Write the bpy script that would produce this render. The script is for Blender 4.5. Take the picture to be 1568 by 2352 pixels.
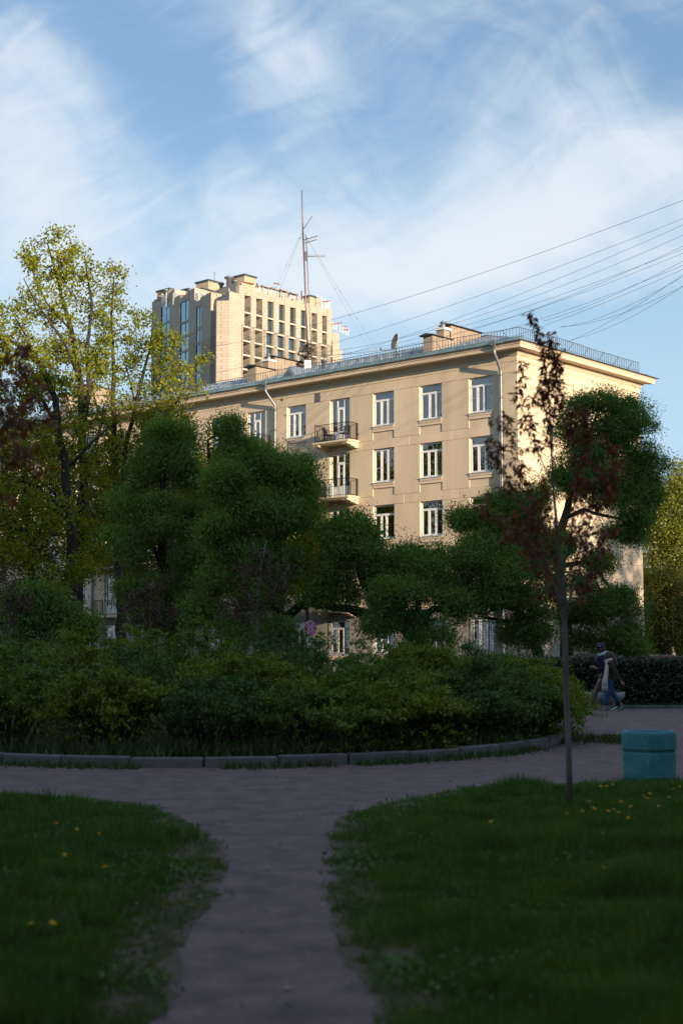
import bpy, math, random
import numpy as np
from mathutils import Vector

for o in list(bpy.data.objects):
    bpy.data.objects.remove(o)
SC = bpy.context.scene
COL = SC.collection
PI = math.pi
R = math.radians

# ------------------------------------------------------------------ camera
PITCH = R(5.63)
cam_d = bpy.data.cameras.new("camera")
cam = bpy.data.objects.new("camera", cam_d)
COL.objects.link(cam)
cam.location = (0, 0, 1.55)
cam.rotation_euler = (PI / 2 + PITCH, 0, 0)
cam_d.sensor_fit = 'VERTICAL'
cam_d.sensor_height = 36
cam_d.lens = 50
cam_d.clip_start = 0.1
cam_d.clip_end = 6000
cam_d.dof.use_dof = True
cam_d.dof.focus_distance = 70
cam_d.dof.aperture_fstop = 1.9
SC.camera = cam

# ------------------------------------------------------------------ sun and sky
SUN_EL = R(10.5)
SUN_H = (0.5385, -0.8426)
SUN_DIR = Vector((SUN_H[0] * math.cos(SUN_EL), SUN_H[1] * math.cos(SUN_EL), math.sin(SUN_EL)))
SUN_AZ = math.atan2(SUN_DIR.x, SUN_DIR.y)
sun_d = bpy.data.lights.new("sun", 'SUN')
sun_d.energy = 5.0
sun_d.angle = R(0.6)
sun_d.color = (1.0, 0.80, 0.57)
sun = bpy.data.objects.new("sun", sun_d)
COL.objects.link(sun)
sun.rotation_euler = SUN_DIR.to_track_quat('Z', 'Y').to_euler()
sun.location = (60, -110, 60)

world = bpy.data.worlds.new("World")
SC.world = world
world.use_nodes = True
SKY_STRENGTH = 0.12
def build_sky():
    nt = world.node_tree
    N, Lk = nt.nodes, nt.links
    N.clear()
    out = N.new('ShaderNodeOutputWorld')
    bg = N.new('ShaderNodeBackground')
    bg.inputs['Strength'].default_value = SKY_STRENGTH
    Lk.new(bg.outputs[0], out.inputs[0])
    sky = N.new('ShaderNodeTexSky')
    sky.sky_type = 'NISHITA'
    sky.sun_disc = False
    sky.sun_elevation = SUN_EL
    sky.sun_rotation = SUN_AZ
    sky.altitude = 20
    sky.air_density = 1.0
    sky.dust_density = 0.4
    sky.ozone_density = 2.0
    tc = N.new('ShaderNodeTexCoord')
    sep = N.new('ShaderNodeSeparateXYZ')
    Lk.new(tc.outputs['Generated'], sep.inputs[0])
    def m(op, a, b=None, c=None, clamp=False):
        n = N.new('ShaderNodeMath'); n.operation = op; n.use_clamp = clamp
        for i, v in enumerate((a, b, c)):
            if v is None: continue
            if isinstance(v, (int, float)): n.inputs[i].default_value = v
            else: Lk.new(v, n.inputs[i])
        return n.outputs[0]
    x, y, z = sep.outputs[0], sep.outputs[1], sep.outputs[2]
    yy = m('MAXIMUM', y, 0.12)
    tx, tz = m('DIVIDE', x, yy), m('DIVIDE', z, yy)
    # warp the plane a little so that cloud edges are wispy
    comb = N.new('ShaderNodeCombineXYZ'); Lk.new(tx, comb.inputs[0]); Lk.new(tz, comb.inputs[1])
    def noise(vec, scale, detail, rough, rot=0.0, sx=1.0, sy=1.0, dist=0.0, off=0.0):
        mp = N.new('ShaderNodeMapping'); mp.vector_type = 'POINT'
        # rotate first, then stretch
        mp0 = N.new('ShaderNodeMapping'); mp0.inputs['Rotation'].default_value = (0, 0, rot)
        Lk.new(vec, mp0.inputs[0]); Lk.new(mp0.outputs[0], mp.inputs[0])
        mp.inputs['Scale'].default_value = (sx, sy, 1); mp.inputs['Location'].default_value = (off, off * .7, off)
        n = N.new('ShaderNodeTexNoise'); n.inputs['Scale'].default_value = scale
        n.inputs['Detail'].default_value = detail; n.inputs['Roughness'].default_value = rough
        n.inputs['Distortion'].default_value = dist
        Lk.new(mp.outputs[0], n.inputs['Vector'])
        return n
    w = noise(comb.outputs[0], 5.0, 3, 0.5, off=3.1)
    wsub = N.new('ShaderNodeVectorMath'); wsub.operation = 'SUBTRACT'; wsub.inputs[1].default_value = (.5, .5, .5)
    Lk.new(w.outputs['Color'], wsub.inputs[0])
    wsc = N.new('ShaderNodeVectorMath'); wsc.operation = 'SCALE'; wsc.inputs['Scale'].default_value = 0.10
    Lk.new(wsub.outputs[0], wsc.inputs[0])
    wadd = N.new('ShaderNodeVectorMath'); wadd.operation = 'ADD'
    Lk.new(comb.outputs[0], wadd.inputs[0]); Lk.new(wsc.outputs[0], wadd.inputs[1])
    sw = N.new('ShaderNodeSeparateXYZ'); Lk.new(wadd.outputs[0], sw.inputs[0])
    wx, wz = sw.outputs[0], sw.outputs[1]
    def blob(px, py, rx, ry, ang, weight):
        cx, cz = (px - 784) / 3283, (1498 - py) / 3283
        a, b = rx / 3283, ry / 3283
        ca, sa = math.cos(R(ang)), math.sin(R(ang))
        dx, dz = m('SUBTRACT', wx, cx), m('SUBTRACT', wz, cz)
        u = m('MULTIPLY', m('ADD', m('MULTIPLY', dx, ca), m('MULTIPLY', dz, sa)), 1 / a)
        v = m('MULTIPLY', m('SUBTRACT', m('MULTIPLY', dz, ca), m('MULTIPLY', dx, sa)), 1 / b)
        q = m('ADD', m('MULTIPLY', u, u), m('MULTIPLY', v, v))
        return m('MULTIPLY', m('EXPONENT', m('MULTIPLY', q, -1.0)), weight)
    acc = None
    for bl in CLOUDS:
        v = blob(*bl)
        acc = v if acc is None else m('ADD', acc, v)
    n1 = noise(wadd.outputs[0], 6.0, 5, 0.5, rot=R(-25), sx=0.55, sy=1.2, dist=0.9, off=1.3)
    n2 = noise(wadd.outputs[0], 11.0, 6, 0.55, rot=R(35), sx=0.5, sy=1.1, dist=1.4, off=5.7)
    n3 = noise(wadd.outputs[0], 30.0, 4, 0.55, rot=R(-30), sx=0.28, sy=1.0, dist=0.8, off=2.2)
    nn = m('ADD', m('MULTIPLY', m('SUBTRACT', n1.outputs[0], .5), 1.0),
           m('ADD', m('MULTIPLY', m('SUBTRACT', n2.outputs[0], .5), 0.95), m('MULTIPLY', m('SUBTRACT', n3.outputs[0], .5), 0.72)))
    raw = m('ADD', m('ADD', acc, 0.36), nn)
    mask = N.new('ShaderNodeMapRange'); mask.interpolation_type = 'SMOOTHSTEP'
    mask.inputs['From Min'].default_value = -0.05; mask.inputs['From Max'].default_value = 1.15
    mask.inputs['To Min'].default_value = 0.0; mask.inputs['To Max'].default_value = 0.90
    Lk.new(raw, mask.inputs['Value'])
    mix = N.new('ShaderNodeMix'); mix.data_type = 'RGBA'
    Lk.new(mask.outputs[0], mix.inputs['Factor'])
    tint = N.new('ShaderNodeMix'); tint.data_type = 'RGBA'; tint.blend_type = 'MULTIPLY'
    tint.inputs['Factor'].default_value = 1.0
    Lk.new(sky.outputs[0], tint.inputs[6]); tint.inputs[7].default_value = (*SKY_GAIN, 1)
    veil = N.new('ShaderNodeMapRange'); veil.interpolation_type = 'SMOOTHSTEP'
    veil.inputs['From Min'].default_value = 0.12; veil.inputs['From Max'].default_value = 0.38
    veil.inputs['To Min'].default_value = 0.92; veil.inputs['To Max'].default_value = 0.24
    Lk.new(z, veil.inputs['Value'])
    vm = N.new('ShaderNodeMix'); vm.data_type = 'RGBA'
    Lk.new(veil.outputs[0], vm.inputs['Factor']); Lk.new(tint.outputs[2], vm.inputs[6]); vm.inputs[7].default_value = (*[c / SKY_STRENGTH for c in VEIL_COL], 1)
    Lk.new(vm.outputs[2], mix.inputs[6])
    mix.inputs[7].default_value = (*[c / SKY_STRENGTH for c in CLOUD_COL], 1)
    Lk.new(mix.outputs[2], bg.inputs['Color'])
CLOUD_COL = (0.51, 0.555, 0.60)
VEIL_COL = (0.32, 0.455, 0.56)
SKY_GAIN = (0.66, 0.78, 0.90)
# soft cloud banks and blue gaps: centre, radii, tilt and weight, as directions seen from the park
CLOUDS = [(1000, 560, 600, 170, 14, 0.50), (500, 470, 420, 130, -30, 0.20), (80, 330, 330, 130, -52, 0.42), (60, 90, 180, 120, 0, 0.35),
          (680, 190, 260, 90, -50, 0.30), (1230, 150, 260, 70, 25, 0.16), (1300, 430, 420, 130, 24, 0.38), (150, 620, 400, 130, 0, 0.08), (600, 680, 500, 110, 0, 0.10),
          (390, 250, 120, 190, 22, -0.55), (250, 60, 150, 160, 0, -0.38), (920, 300, 190, 110, 30, -0.22), (1480, 60, 320, 130, 10, -0.35), (1020, 40, 260, 90, 0, -0.10),
          (1420, 830, 480, 105, 10, -1.05), (1150, 790, 260, 48, 10, -0.55), (1500, 980, 400, 200, 0, -0.35), (330, 900, 300, 160, 0, -0.25)]
build_sky()

SC.view_settings.view_transform = 'Standard'
SC.view_settings.look = 'None'
SC.view_settings.gamma = 1.0
SC.view_settings.use_curve_mapping = False
SC.view_settings.exposure = 0.70
SC.render.engine = 'CYCLES'
SC.cycles.use_denoising = True
SC.cycles.max_bounces = 6
SC.cycles.diffuse_bounces = 3
SC.cycles.glossy_bounces = 3
SC.cycles.transmission_bounces = 4
SC.cycles.transparent_max_bounces = 8
SC.cycles.caustics_reflective = False
SC.cycles.caustics_refractive = False

# ------------------------------------------------------------------ helpers
FPX = 50 / 36 * 2352
def at(px, py, Y):
    """World point at forward distance Y seen at (px, py) of a 1568 x 2352 view."""
    u, v = (px - 784) / FPX, (1176 - py) / FPX
    d = np.array([u, math.cos(PITCH) - v * math.sin(PITCH), math.sin(PITCH) + v * math.cos(PITCH)])
    return d * (Y / d[1]) + np.array([0, 0, 1.55])
def ground_at(px, py, z=0.0):
    u, v = (px - 784) / FPX, (1176 - py) / FPX
    d = np.array([u, math.cos(PITCH) - v * math.sin(PITCH), math.sin(PITCH) + v * math.cos(PITCH)])
    return d * ((z - 1.55) / d[2]) + np.array([0, 0, 1.55])

def tag(o, label=None, cat=None, group=None, kind=None):
    if label: o['label'] = label
    if cat: o['category'] = cat
    if group: o['group'] = group
    if kind: o['kind'] = kind
    return o
def empty(name, loc=(0, 0, 0), rz=0.0, parent=None):
    o = bpy.data.objects.new(name, None)
    o.empty_display_size = 0.3
    o.location = loc; o.rotation_euler = (0, 0, rz)
    o.parent = parent
    COL.objects.link(o)
    return o
def link(name, me, parent=None, loc=None, rz=None, mat=None):
    o = bpy.data.objects.new(name, me)
    COL.objects.link(o)
    o.parent = parent
    if loc is not None: o.location = loc
    if rz is not None: o.rotation_euler = (0, 0, rz)
    if mat is not None:
        if not me.materials: me.materials.append(None)
        o.material_slots[0].link = 'OBJECT'
        o.material_slots[0].material = mat
    return o

class MB:
    """Collects faces into one mesh."""
    def __init__(s): s.v = []; s.f = []; s.sm = []
    def add(s, vs, fs, smooth=False):
        n = len(s.v)
        s.v += [tuple(map(float, p)) for p in vs]
        s.f += [tuple(i + n for i in f) for f in fs]
        s.sm += [smooth] * len(fs)
        return s
    def box(s, a, b):
        x0, y0, z0 = a; x1, y1, z1 = b
        return s.add([(x0, y0, z0), (x1, y0, z0), (x1, y1, z0), (x0, y1, z0), (x0, y0, z1), (x1, y0, z1), (x1, y1, z1), (x0, y1, z1)],
              [(3, 2, 1, 0), (4, 5, 6, 7), (0, 1, 5, 4), (1, 2, 6, 5), (2, 3, 7, 6), (3, 0, 4, 7)])
    def bevbox(s, a, b, c=0.01):
        """Box with all edges along z and the top rim chamfered."""
        x0, y0, z0 = a; x1, y1, z1 = b
        def ring(i, z): return [(x0 + i, y0 + c, z), (x0 + c, y0 + i, z), (x1 - c, y0 + i, z), (x1 - i, y0 + c, z), (x1 - i, y1 - c, z), (x1 - c, y1 - i, z), (x0 + c, y1 - i, z), (x0 + i, y1 - c, z)]
        rs = [ring(0, z0), ring(0, z1 - c), ring(c * .9, z1)]
        vs = sum(rs, [])
        fs = [tuple(range(7, -1, -1)), tuple(range(16, 24))]
        for k in range(2):
            for i in range(8): fs.append((k * 8 + i, k * 8 + (i + 1) % 8, k * 8 + 8 + (i + 1) % 8, k * 8 + 8 + i))
        return s.add(vs, fs)
    def beam(s, p, q, w, h=None, up=(0, 0, 1)):
        """Rectangular bar between two points."""
        h = h or w
        p, q = Vector(p), Vector(q)
        d = (q - p).normalized()
        u = Vector(up)
        if abs(d.dot(u)) > .98: u = Vector((1, 0, 0))
        a = d.cross(u).normalized() * (w / 2); b = a.cross(d).normalized() * (h / 2)
        vs = [p - a - b, p + a - b, p + a + b, p - a + b, q - a - b, q + a - b, q + a + b, q - a + b]
        return s.add(vs, [(3, 2, 1, 0), (4, 5, 6, 7), (0, 1, 5, 4), (1, 2, 6, 5), (2, 3, 7, 6), (3, 0, 4, 7)])
    def tube(s, pts, rad, sides=6, cap=True):
        pts = [Vector(p) for p in pts]
        n = len(pts)
        rad = [rad] * n if isinstance(rad, (int, float)) else list(rad)
        t0 = (pts[1] - pts[0]).normalized()
        u = Vector((0, 0, 1)) if abs(t0.z) < .9 else Vector((1, 0, 0))
        a = t0.cross(u).normalized()
        vs, fs = [], []
        for i, p in enumerate(pts):
            t = (pts[min(i + 1, n - 1)] - pts[max(i - 1, 0)]).normalized()
            a = (a - t * a.dot(t)).normalized(); b = t.cross(a)
            for k in range(sides):
                an = 2 * PI * k / sides
                vs.append(p + (a * math.cos(an) + b * math.sin(an)) * rad[i])
        for i in range(n - 1):
            for k in range(sides):
                k2 = (k + 1) % sides
                fs.append((i * sides + k, i * sides + k2, (i + 1) * sides + k2, (i + 1) * sides + k))
        if cap:
            fs.append(tuple(range(sides - 1, -1, -1))); fs.append(tuple((n - 1) * sides + k for k in range(sides)))
        return s.add(vs, fs, True)
    def lathe(s, prof, c=(0, 0, 0), sides=16, smooth=True, rot=0.0):
        vs, fs = [], []
        for r, z in prof:
            for k in range(sides):
                an = 2 * PI * k / sides + rot
                vs.append((c[0] + r * math.cos(an), c[1] + r * math.sin(an), c[2] + z))
        for i in range(len(prof) - 1):
            for k in range(sides):
                k2 = (k + 1) % sides
                fs.append((i * sides + k, i * sides + k2, (i + 1) * sides + k2, (i + 1) * sides + k))
        fs.append(tuple(range(sides - 1, -1, -1))); fs.append(tuple((len(prof) - 1) * sides + k for k in range(sides)))
        return s.add(vs, fs, smooth)
    def prism(s, poly, z0, z1):
        n = len(poly)
        vs = [(x, y, z0) for x, y in poly] + [(x, y, z1) for x, y in poly]
        fs = [tuple(range(n - 1, -1, -1)), tuple(range(n, 2 * n))] + [(i, (i + 1) % n, n + (i + 1) % n, n + i) for i in range(n)]
        return s.add(vs, fs)
    def mesh(s, name, mat=None):
        me = bpy.data.meshes.new(name)
        me.from_pydata(s.v, [], s.f)
        me.polygons.foreach_set('use_smooth', s.sm)
        if mat is not None: me.materials.append(mat)
        me.update()
        return me
    def build(s, name, mat, parent=None, **k):
        return link(name, s.mesh(name, mat), parent, **k)

def np_mesh(name, verts, nv, mat):
    """verts: (n*nv, 3) array; every nv vertices in a row make one face."""
    me = bpy.data.meshes.new(name)
    n = len(verts) // nv
    me.vertices.add(len(verts)); me.loops.add(len(verts)); me.polygons.add(n)
    me.vertices.foreach_set('co', np.ascontiguousarray(verts, dtype=np.float32).ravel())
    me.loops.foreach_set('vertex_index', np.arange(len(verts), dtype=np.int32))
    me.polygons.foreach_set('loop_start', np.arange(0, len(verts), nv, dtype=np.int32))
    me.update(calc_edges=True)
    if mat: me.materials.append(mat)
    return me
def unit(a): return a / np.maximum(np.linalg.norm(a, axis=-1, keepdims=True), 1e-9)
def leaves_arr(c, L, W, rng, bias=None, bw=0.0, flat=0.0):
    """Rhombic leaves round the centres c."""
    n = len(c)
    a = rng.normal(size=(n, 3))
    if bias is not None: a = unit(a) + np.asarray(bias) * bw
    a = unit(a)
    nn = rng.normal(size=(n, 3))
    if flat: nn = unit(nn) + np.array([0, 0, flat])
    b = unit(np.cross(nn, a))
    sc = rng.uniform(.65, 1.35, size=(n, 1))
    a = a * (L / 2) * sc; b = b * (W / 2) * sc
    return np.stack([c - a, c + b - a * .1, c + a, c - b - a * .1], 1).reshape(-1, 3)

# ------------------------------------------------------------------ materials
def nodes(name):
    m = bpy.data.materials.new(name); m.use_nodes = True
    nt = m.node_tree
    return m, nt, nt.nodes, nt.links, nt.nodes['Principled BSDF']
def mat(name, col, rough=0.7, metal=0.0, var=0.0, scale=3.0, bump=0.0, bscale=40.0, obj=0.0, col2=None, spec=0.5, detail=5, stretch=None, island=0.0):
    m, nt, N, Lk, b = nodes(name)
    b.inputs['Roughness'].default_value = rough
    b.inputs['Metallic'].default_value = metal
    b.inputs['Specular IOR Level'].default_value = spec
    b.inputs['Base Color'].default_value = (*col, 1)
    tc = N.new('ShaderNodeTexCoord')
    vec = tc.outputs['Object']
    if stretch:
        mp = N.new('ShaderNodeMapping'); mp.inputs['Scale'].default_value = stretch
        Lk.new(vec, mp.inputs[0]); vec = mp.outputs[0]
    last = None
    if var or col2:
        n = N.new('ShaderNodeTexNoise'); n.inputs['Scale'].default_value = scale; n.inputs['Detail'].default_value = detail
        n.inputs['Roughness'].default_value = .6
        Lk.new(vec, n.inputs['Vector'])
        r = N.new('ShaderNodeMapRange'); r.inputs['From Min'].default_value = .3; r.inputs['From Max'].default_value = .7
        Lk.new(n.outputs[0], r.inputs[0])
        mx = N.new('ShaderNodeMix'); mx.data_type = 'RGBA'
        Lk.new(r.outputs[0], mx.inputs[0])
        c2 = col2 or tuple(c * (1 + var) for c in col)
        c1 = col if col2 else tuple(c * (1 - var) for c in col)
        mx.inputs[6].default_value = (*c1, 1); mx.inputs[7].default_value = (*c2, 1)
        last = mx.outputs[2]
    if obj or island:
        if obj:
            oi = N.new('ShaderNodeObjectInfo'); rnd = oi.outputs['Random']; amt = obj
        else:
            oi = N.new('ShaderNodeNewGeometry'); rnd = oi.outputs['Random Per Island']; amt = island
        hs = N.new('ShaderNodeHueSaturation')
        r2 = N.new('ShaderNodeMapRange'); r2.inputs['To Min'].default_value = 1 - amt; r2.inputs['To Max'].default_value = 1 + amt
        Lk.new(rnd, r2.inputs[0]); Lk.new(r2.outputs[0], hs.inputs['Value'])
        if last: Lk.new(last, hs.inputs['Color'])
        else: hs.inputs['Color'].default_value = (*col, 1)
        last = hs.outputs[0]
    if last: Lk.new(last, b.inputs['Base Color'])
    if bump:
        n = N.new('ShaderNodeTexNoise'); n.inputs['Scale'].default_value = bscale; n.inputs['Detail'].default_value = 6
        Lk.new(vec, n.inputs['Vector'])
        bp = N.new('ShaderNodeBump'); bp.inputs['Strength'].default_value = bump; bp.inputs['Distance'].default_value = .02
        Lk.new(n.outputs[0], bp.inputs['Height']); Lk.new(bp.outputs[0], b.inputs['Normal'])
    return m
def leaf_mat(name, c1, c2, trans=0.35, gloss=0.06, scale=0.5):
    """Leaf: diffuse and translucent, each leaf its own tone."""
    m, nt, N, Lk, b = nodes(name)
    N.remove(b)
    out = N['Material Output']
    geo = N.new('ShaderNodeNewGeometry')
    tc = N.new('ShaderNodeTexCoord')
    n = N.new('ShaderNodeTexNoise'); n.inputs['Scale'].default_value = scale; n.inputs['Detail'].default_value = 2
    Lk.new(tc.outputs['Object'], n.inputs['Vector'])
    f = N.new('ShaderNodeMath'); f.operation = 'MULTIPLY_ADD'; f.inputs[1].default_value = .6
    Lk.new(geo.outputs['Random Per Island'], f.inputs[0])
    f2 = N.new('ShaderNodeMath'); f2.operation = 'MULTIPLY_ADD'; f2.inputs[1].default_value = 1.6; f2.inputs[2].default_value = -.6
    Lk.new(n.outputs[0], f2.inputs[0]); Lk.new(f2.outputs[0], f.inputs[2])
    f.use_clamp = True
    mx = N.new('ShaderNodeMix'); mx.data_type = 'RGBA'
    Lk.new(f.outputs[0], mx.inputs[0])
    mx.inputs[6].default_value = (*c1, 1); mx.inputs[7].default_value = (*c2, 1)
    d = N.new('ShaderNodeBsdfDiffuse'); t = N.new('ShaderNodeBsdfTranslucent'); g = N.new('ShaderNodeBsdfGlossy')
    g.inputs['Roughness'].default_value = .45
    Lk.new(mx.outputs[2], d.inputs[0])
    yel = N.new('ShaderNodeMix'); yel.data_type = 'RGBA'; yel.blend_type = 'MULTIPLY'; yel.inputs[0].default_value = 1
    Lk.new(mx.outputs[2], yel.inputs[6]); yel.inputs[7].default_value = (1.25, 1.1, .5, 1)
    Lk.new(yel.outputs[2], t.inputs[0])
    s1 = N.new('ShaderNodeMixShader'); s1.inputs[0].default_value = trans
    Lk.new(d.outputs[0], s1.inputs[1]); Lk.new(t.outputs[0], s1.inputs[2])
    s2 = N.new('ShaderNodeMixShader'); s2.inputs[0].default_value = gloss
    Lk.new(s1.outputs[0], s2.inputs[1]); Lk.new(g.outputs[0], s2.inputs[2])
    Lk.new(s2.outputs[0], out.inputs[0])
    return m
def glass_mat(name, tint, ior=1.9, rough=0.01, wav=0.0, gcol=(1, 1, 1)):
    m, nt, N, Lk, b = nodes(name)
    N.remove(b)
    out = N['Material Output']
    t = N.new('ShaderNodeBsdfTransparent'); t.inputs[0].default_value = (*tint, 1)
    g = N.new('ShaderNodeBsdfGlossy'); g.inputs['Roughness'].default_value = rough; g.inputs[0].default_value = (*gcol, 1)
    fr = N.new('ShaderNodeFresnel'); fr.inputs['IOR'].default_value = ior
    mx = N.new('ShaderNodeMixShader')
    Lk.new(fr.outputs[0], mx.inputs[0]); Lk.new(t.outputs[0], mx.inputs[1]); Lk.new(g.outputs[0], mx.inputs[2])
    if wav:
        tc = N.new('ShaderNodeTexCoord')
        n = N.new('ShaderNodeTexNoise'); n.inputs['Scale'].default_value = 1.3; n.inputs['Detail'].default_value = 2
        Lk.new(tc.outputs['Object'], n.inputs['Vector'])
        bp = N.new('ShaderNodeBump'); bp.inputs['Strength'].default_value = wav; bp.inputs['Distance'].default_value = .01
        Lk.new(n.outputs[0], bp.inputs['Height']); Lk.new(bp.outputs[0], g.inputs['Normal']); Lk.new(bp.outputs[0], fr.inputs['Normal'])
    Lk.new(mx.outputs[0], out.inputs[0])
    return m
M = {}
M['plaster'] = mat('beige_plaster', (.64, .520, .385), .9, var=.11, scale=.8, bump=.12, bscale=30, obj=.045, spec=.2, stretch=(1, 1, .28), detail=9)
M['plaster2'] = mat('pale_plaster', (.64, .520, .390), .9, var=.05, scale=1.4, bump=.1, bscale=30, spec=.2)
M['plinth'] = mat('grey_plinth', (.27, .245, .225), .9, var=.1, scale=1.1, bump=.15, bscale=25, obj=.05, spec=.2)
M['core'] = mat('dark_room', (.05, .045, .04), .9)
M['white'] = mat('white_frame', (.78, .78, .78), .35, var=.03, scale=6)
M['sill'] = mat('sill_metal', (.55, .57, .6), .4, .3)
M['glass'] = glass_mat('window_glass', (.70, .76, .78), 2.5, .01, .10)
M['zinc'] = mat('galvanised_zinc', (.20, .225, .245), .45, .55, var=.18, scale=5)
M['roofm'] = mat('roof_sheet', (.33, .40, .47), .38, .55, var=.22, scale=1.3)
M['eave'] = mat('eave_sheet', (.16, .25, .26), .45, .35, var=.18, scale=2, obj=.12)
M['iron'] = mat('black_iron', (.018, .018, .02), .5, .4)
M['rail'] = mat('grey_rail', (.12, .12, .13), .5, .4)
M['brick'] = mat('old_render', (.26, .20, .155), .95, col2=(.42, .34, .26), scale=2.6, bump=.5, bscale=9, stretch=(1, 1, .25))
M['darkcap'] = mat('dark_cap', (.05, .045, .045), .6, .3, var=.2)
M['whitep'] = mat('white_metal', (.75, .75, .74), .4)
M['patch'] = mat('grey_patch', (.11, .115, .13), .9, var=.2, scale=12)
M['red'] = mat('red_beam', (.25, .06, .035), .6, .2)
M['stone'] = None

# unseen trees added around and behind the camera to dim the foreground (x, y, height, crown radius)
SHADE_TREES = [(-9.5, 2, 15, 4.2), (-7, -9, 17, 5), (7, -10, 18, 5), (-15, 13, 15, 4.6), (16, -8, 19, 5.5), (-21, 24, 15, 5), (-25, 8, 18, 5.5), (27, 12, 17, 5)]
# unseen blocks added behind the camera to cast shade: (left, right, distance towards the sun, height) across the sun's direction
SHADE_BLOCKS = [(-60, 37, 44, 31.5), (37, 43, 43.5, 28.0), (43, 95, 40, 17.5)]
BACK_TREES = [(46.5, 33, 18.8, 4.2, 9000), (52, 34, 19.8, 4.2, 9000), (57, 32, 21, 4.5, 9000), (63, 33, 22.5, 4.5, 9000), (70, 34, 22, 5, 9000), (78, 33, 23, 6, 9000), (51.5, -9, 14.5, 3.2, 2600), (55.5, -10, 20.5, 3.2, 2300), (59.5, -8, 22.5, 3.6, 2600), (64, -10, 19, 4, 3500)]
# ------------------------------------------------------------------ apartment building
TH = R(48.58)
CX, CY = 9.139, 73.04
D_END = np.array([math.cos(TH), math.sin(TH)])      # local x: along the end wall
D_FAC = np.array([-math.sin(TH), math.cos(TH)])     # local y: along the facade
def bl(x, y, z):
    p = np.array([CX, CY]) + x * D_END + y * D_FAC
    return np.array([p[0], p[1], z])
bld = empty('apartment_building', (CX, CY, 0), TH)
tag(bld, 'beige five storey apartment block with a grey metal roof behind the park trees', 'apartment building')
prng = random.Random(3)
LEN, DEP = 62.0, 12.62
HEAD = [16.13 - 3.2 * k for k in range(5)]           # window heads, top floor first
# inner box coloured dark to stand for unlit rooms; rear faces
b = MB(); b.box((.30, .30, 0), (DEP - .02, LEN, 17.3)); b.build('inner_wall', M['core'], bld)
b = MB(); b.box((.30, LEN, 0), (DEP, LEN + .2, 17.3)); b.box((DEP - .02, .3, 0), (DEP + .18, LEN, 17.3)); b.build('rear_wall', M['plaster2'], bld)

def block_mesh(axis, lo, hi, z0, z1, proud=0.0, depth=.28, ch=.012, gap=.004):
    """Wall block with chamfered front edges. axis 'f': facade (front at x=-proud), 'e': end wall (front at y=-proud)."""
    a0, a1, c0, c1 = lo + gap, hi - gap, z0 + gap, z1 - gap
    p = -proud
    vs = []
    for (i, d) in ((0, p + depth), (0, p + ch), (ch, p)):
        for (a, c) in ((a0 + i, c0 + i), (a1 - i, c0 + i), (a1 - i, c1 - i), (a0 + i, c1 - i)):
            vs.append((d, a, c) if axis == 'f' else (a, d, c))
    fs = [(8, 9, 10, 11)]
    for k in (0, 4):
        for i in range(4): fs.append((k + i, k + (i + 1) % 4, k + 4 + (i + 1) % 4, k + 4 + i))
    if axis == 'f': fs = [tuple(reversed(f)) for f in fs]
    return vs, fs
far_blocks = MB(); far_plinth = MB()
def block(axis, lo, hi, z0, z1, proud=0.0, single=True, plinth=False, depth=.28):
    proud += prng.uniform(-.004, .004)
    vs, fs = block_mesh(axis, lo, hi, z0, z1, proud, depth)
    if single:
        MB().add(vs, fs).build('plinth_block' if plinth else 'wall_block', M['plinth'] if plinth else M['plaster'], bld)
    else:
        (far_plinth if plinth else far_blocks).add(vs, fs)

# window columns along the facade: centre, width, kind
PITCHW = 3.35
COLS = []
for k in range(18):
    COLS.append([2.36 + PITCHW * k - (.08 if k == 3 else 0), 1.52, 'w'])
COLS[3][2] = 'b'; COLS[5][2] = 'b'; COLS[9][2] = 'b'; COLS[13][2] = 'b'
GAP_MID = .19
def facade_column_blocks(k):
    c, w, kind = COLS[k]
    single = k < 7
    lo, hi = c - w / 2, c + w / 2
    nxt = COLS[k + 1][0] - COLS[k + 1][1] / 2 if k + 1 < len(COLS) else LEN
    mid = (hi + nxt) / 2
    prev_mid = 0.0 if k == 0 else (COLS[k - 1][0] + COLS[k - 1][1] / 2 + lo) / 2
    a = prev_mid + (GAP_MID if k else 0)
    for f, zh in enumerate(HEAD):
        pl = f == 4
        zt = zh
        zb = zh - 2.68 if f < 4 else 0.0
        pr = .03 if pl else 0
        # pier to the left (further along) of the window
        block('f', hi, nxt, zb, zt, pr, single, pl)
        if k == 0: block('f', 0.0, lo, zb, zt, pr, True, pl)
        # panel under the window
        if f < 4:
            block('f', lo, hi, zb, zh - (2.44 if kind == 'b' else 2.22), -.045, single, False)
        else:
            block('f', lo, hi, 0.0, zh - 2.22, pr, single, True)
        # band over the window
        b0, b1 = zh, (zh + .52 if f else 16.68)
        blk = f == 4
        block('f', a, mid - GAP_MID, b0, b1, pr if blk else 0, single, blk)
        block('f', mid - GAP_MID, mid + GAP_MID, b0, b1, pr if blk else 0, single, blk)
    # frieze
    block('f', prev_mid, mid, 16.68, 17.0, .012, single)
# the band above the ground floor ends at 3.93, so the panel above it starts there
for k in range(len(COLS)): facade_column_blocks(k)

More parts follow.
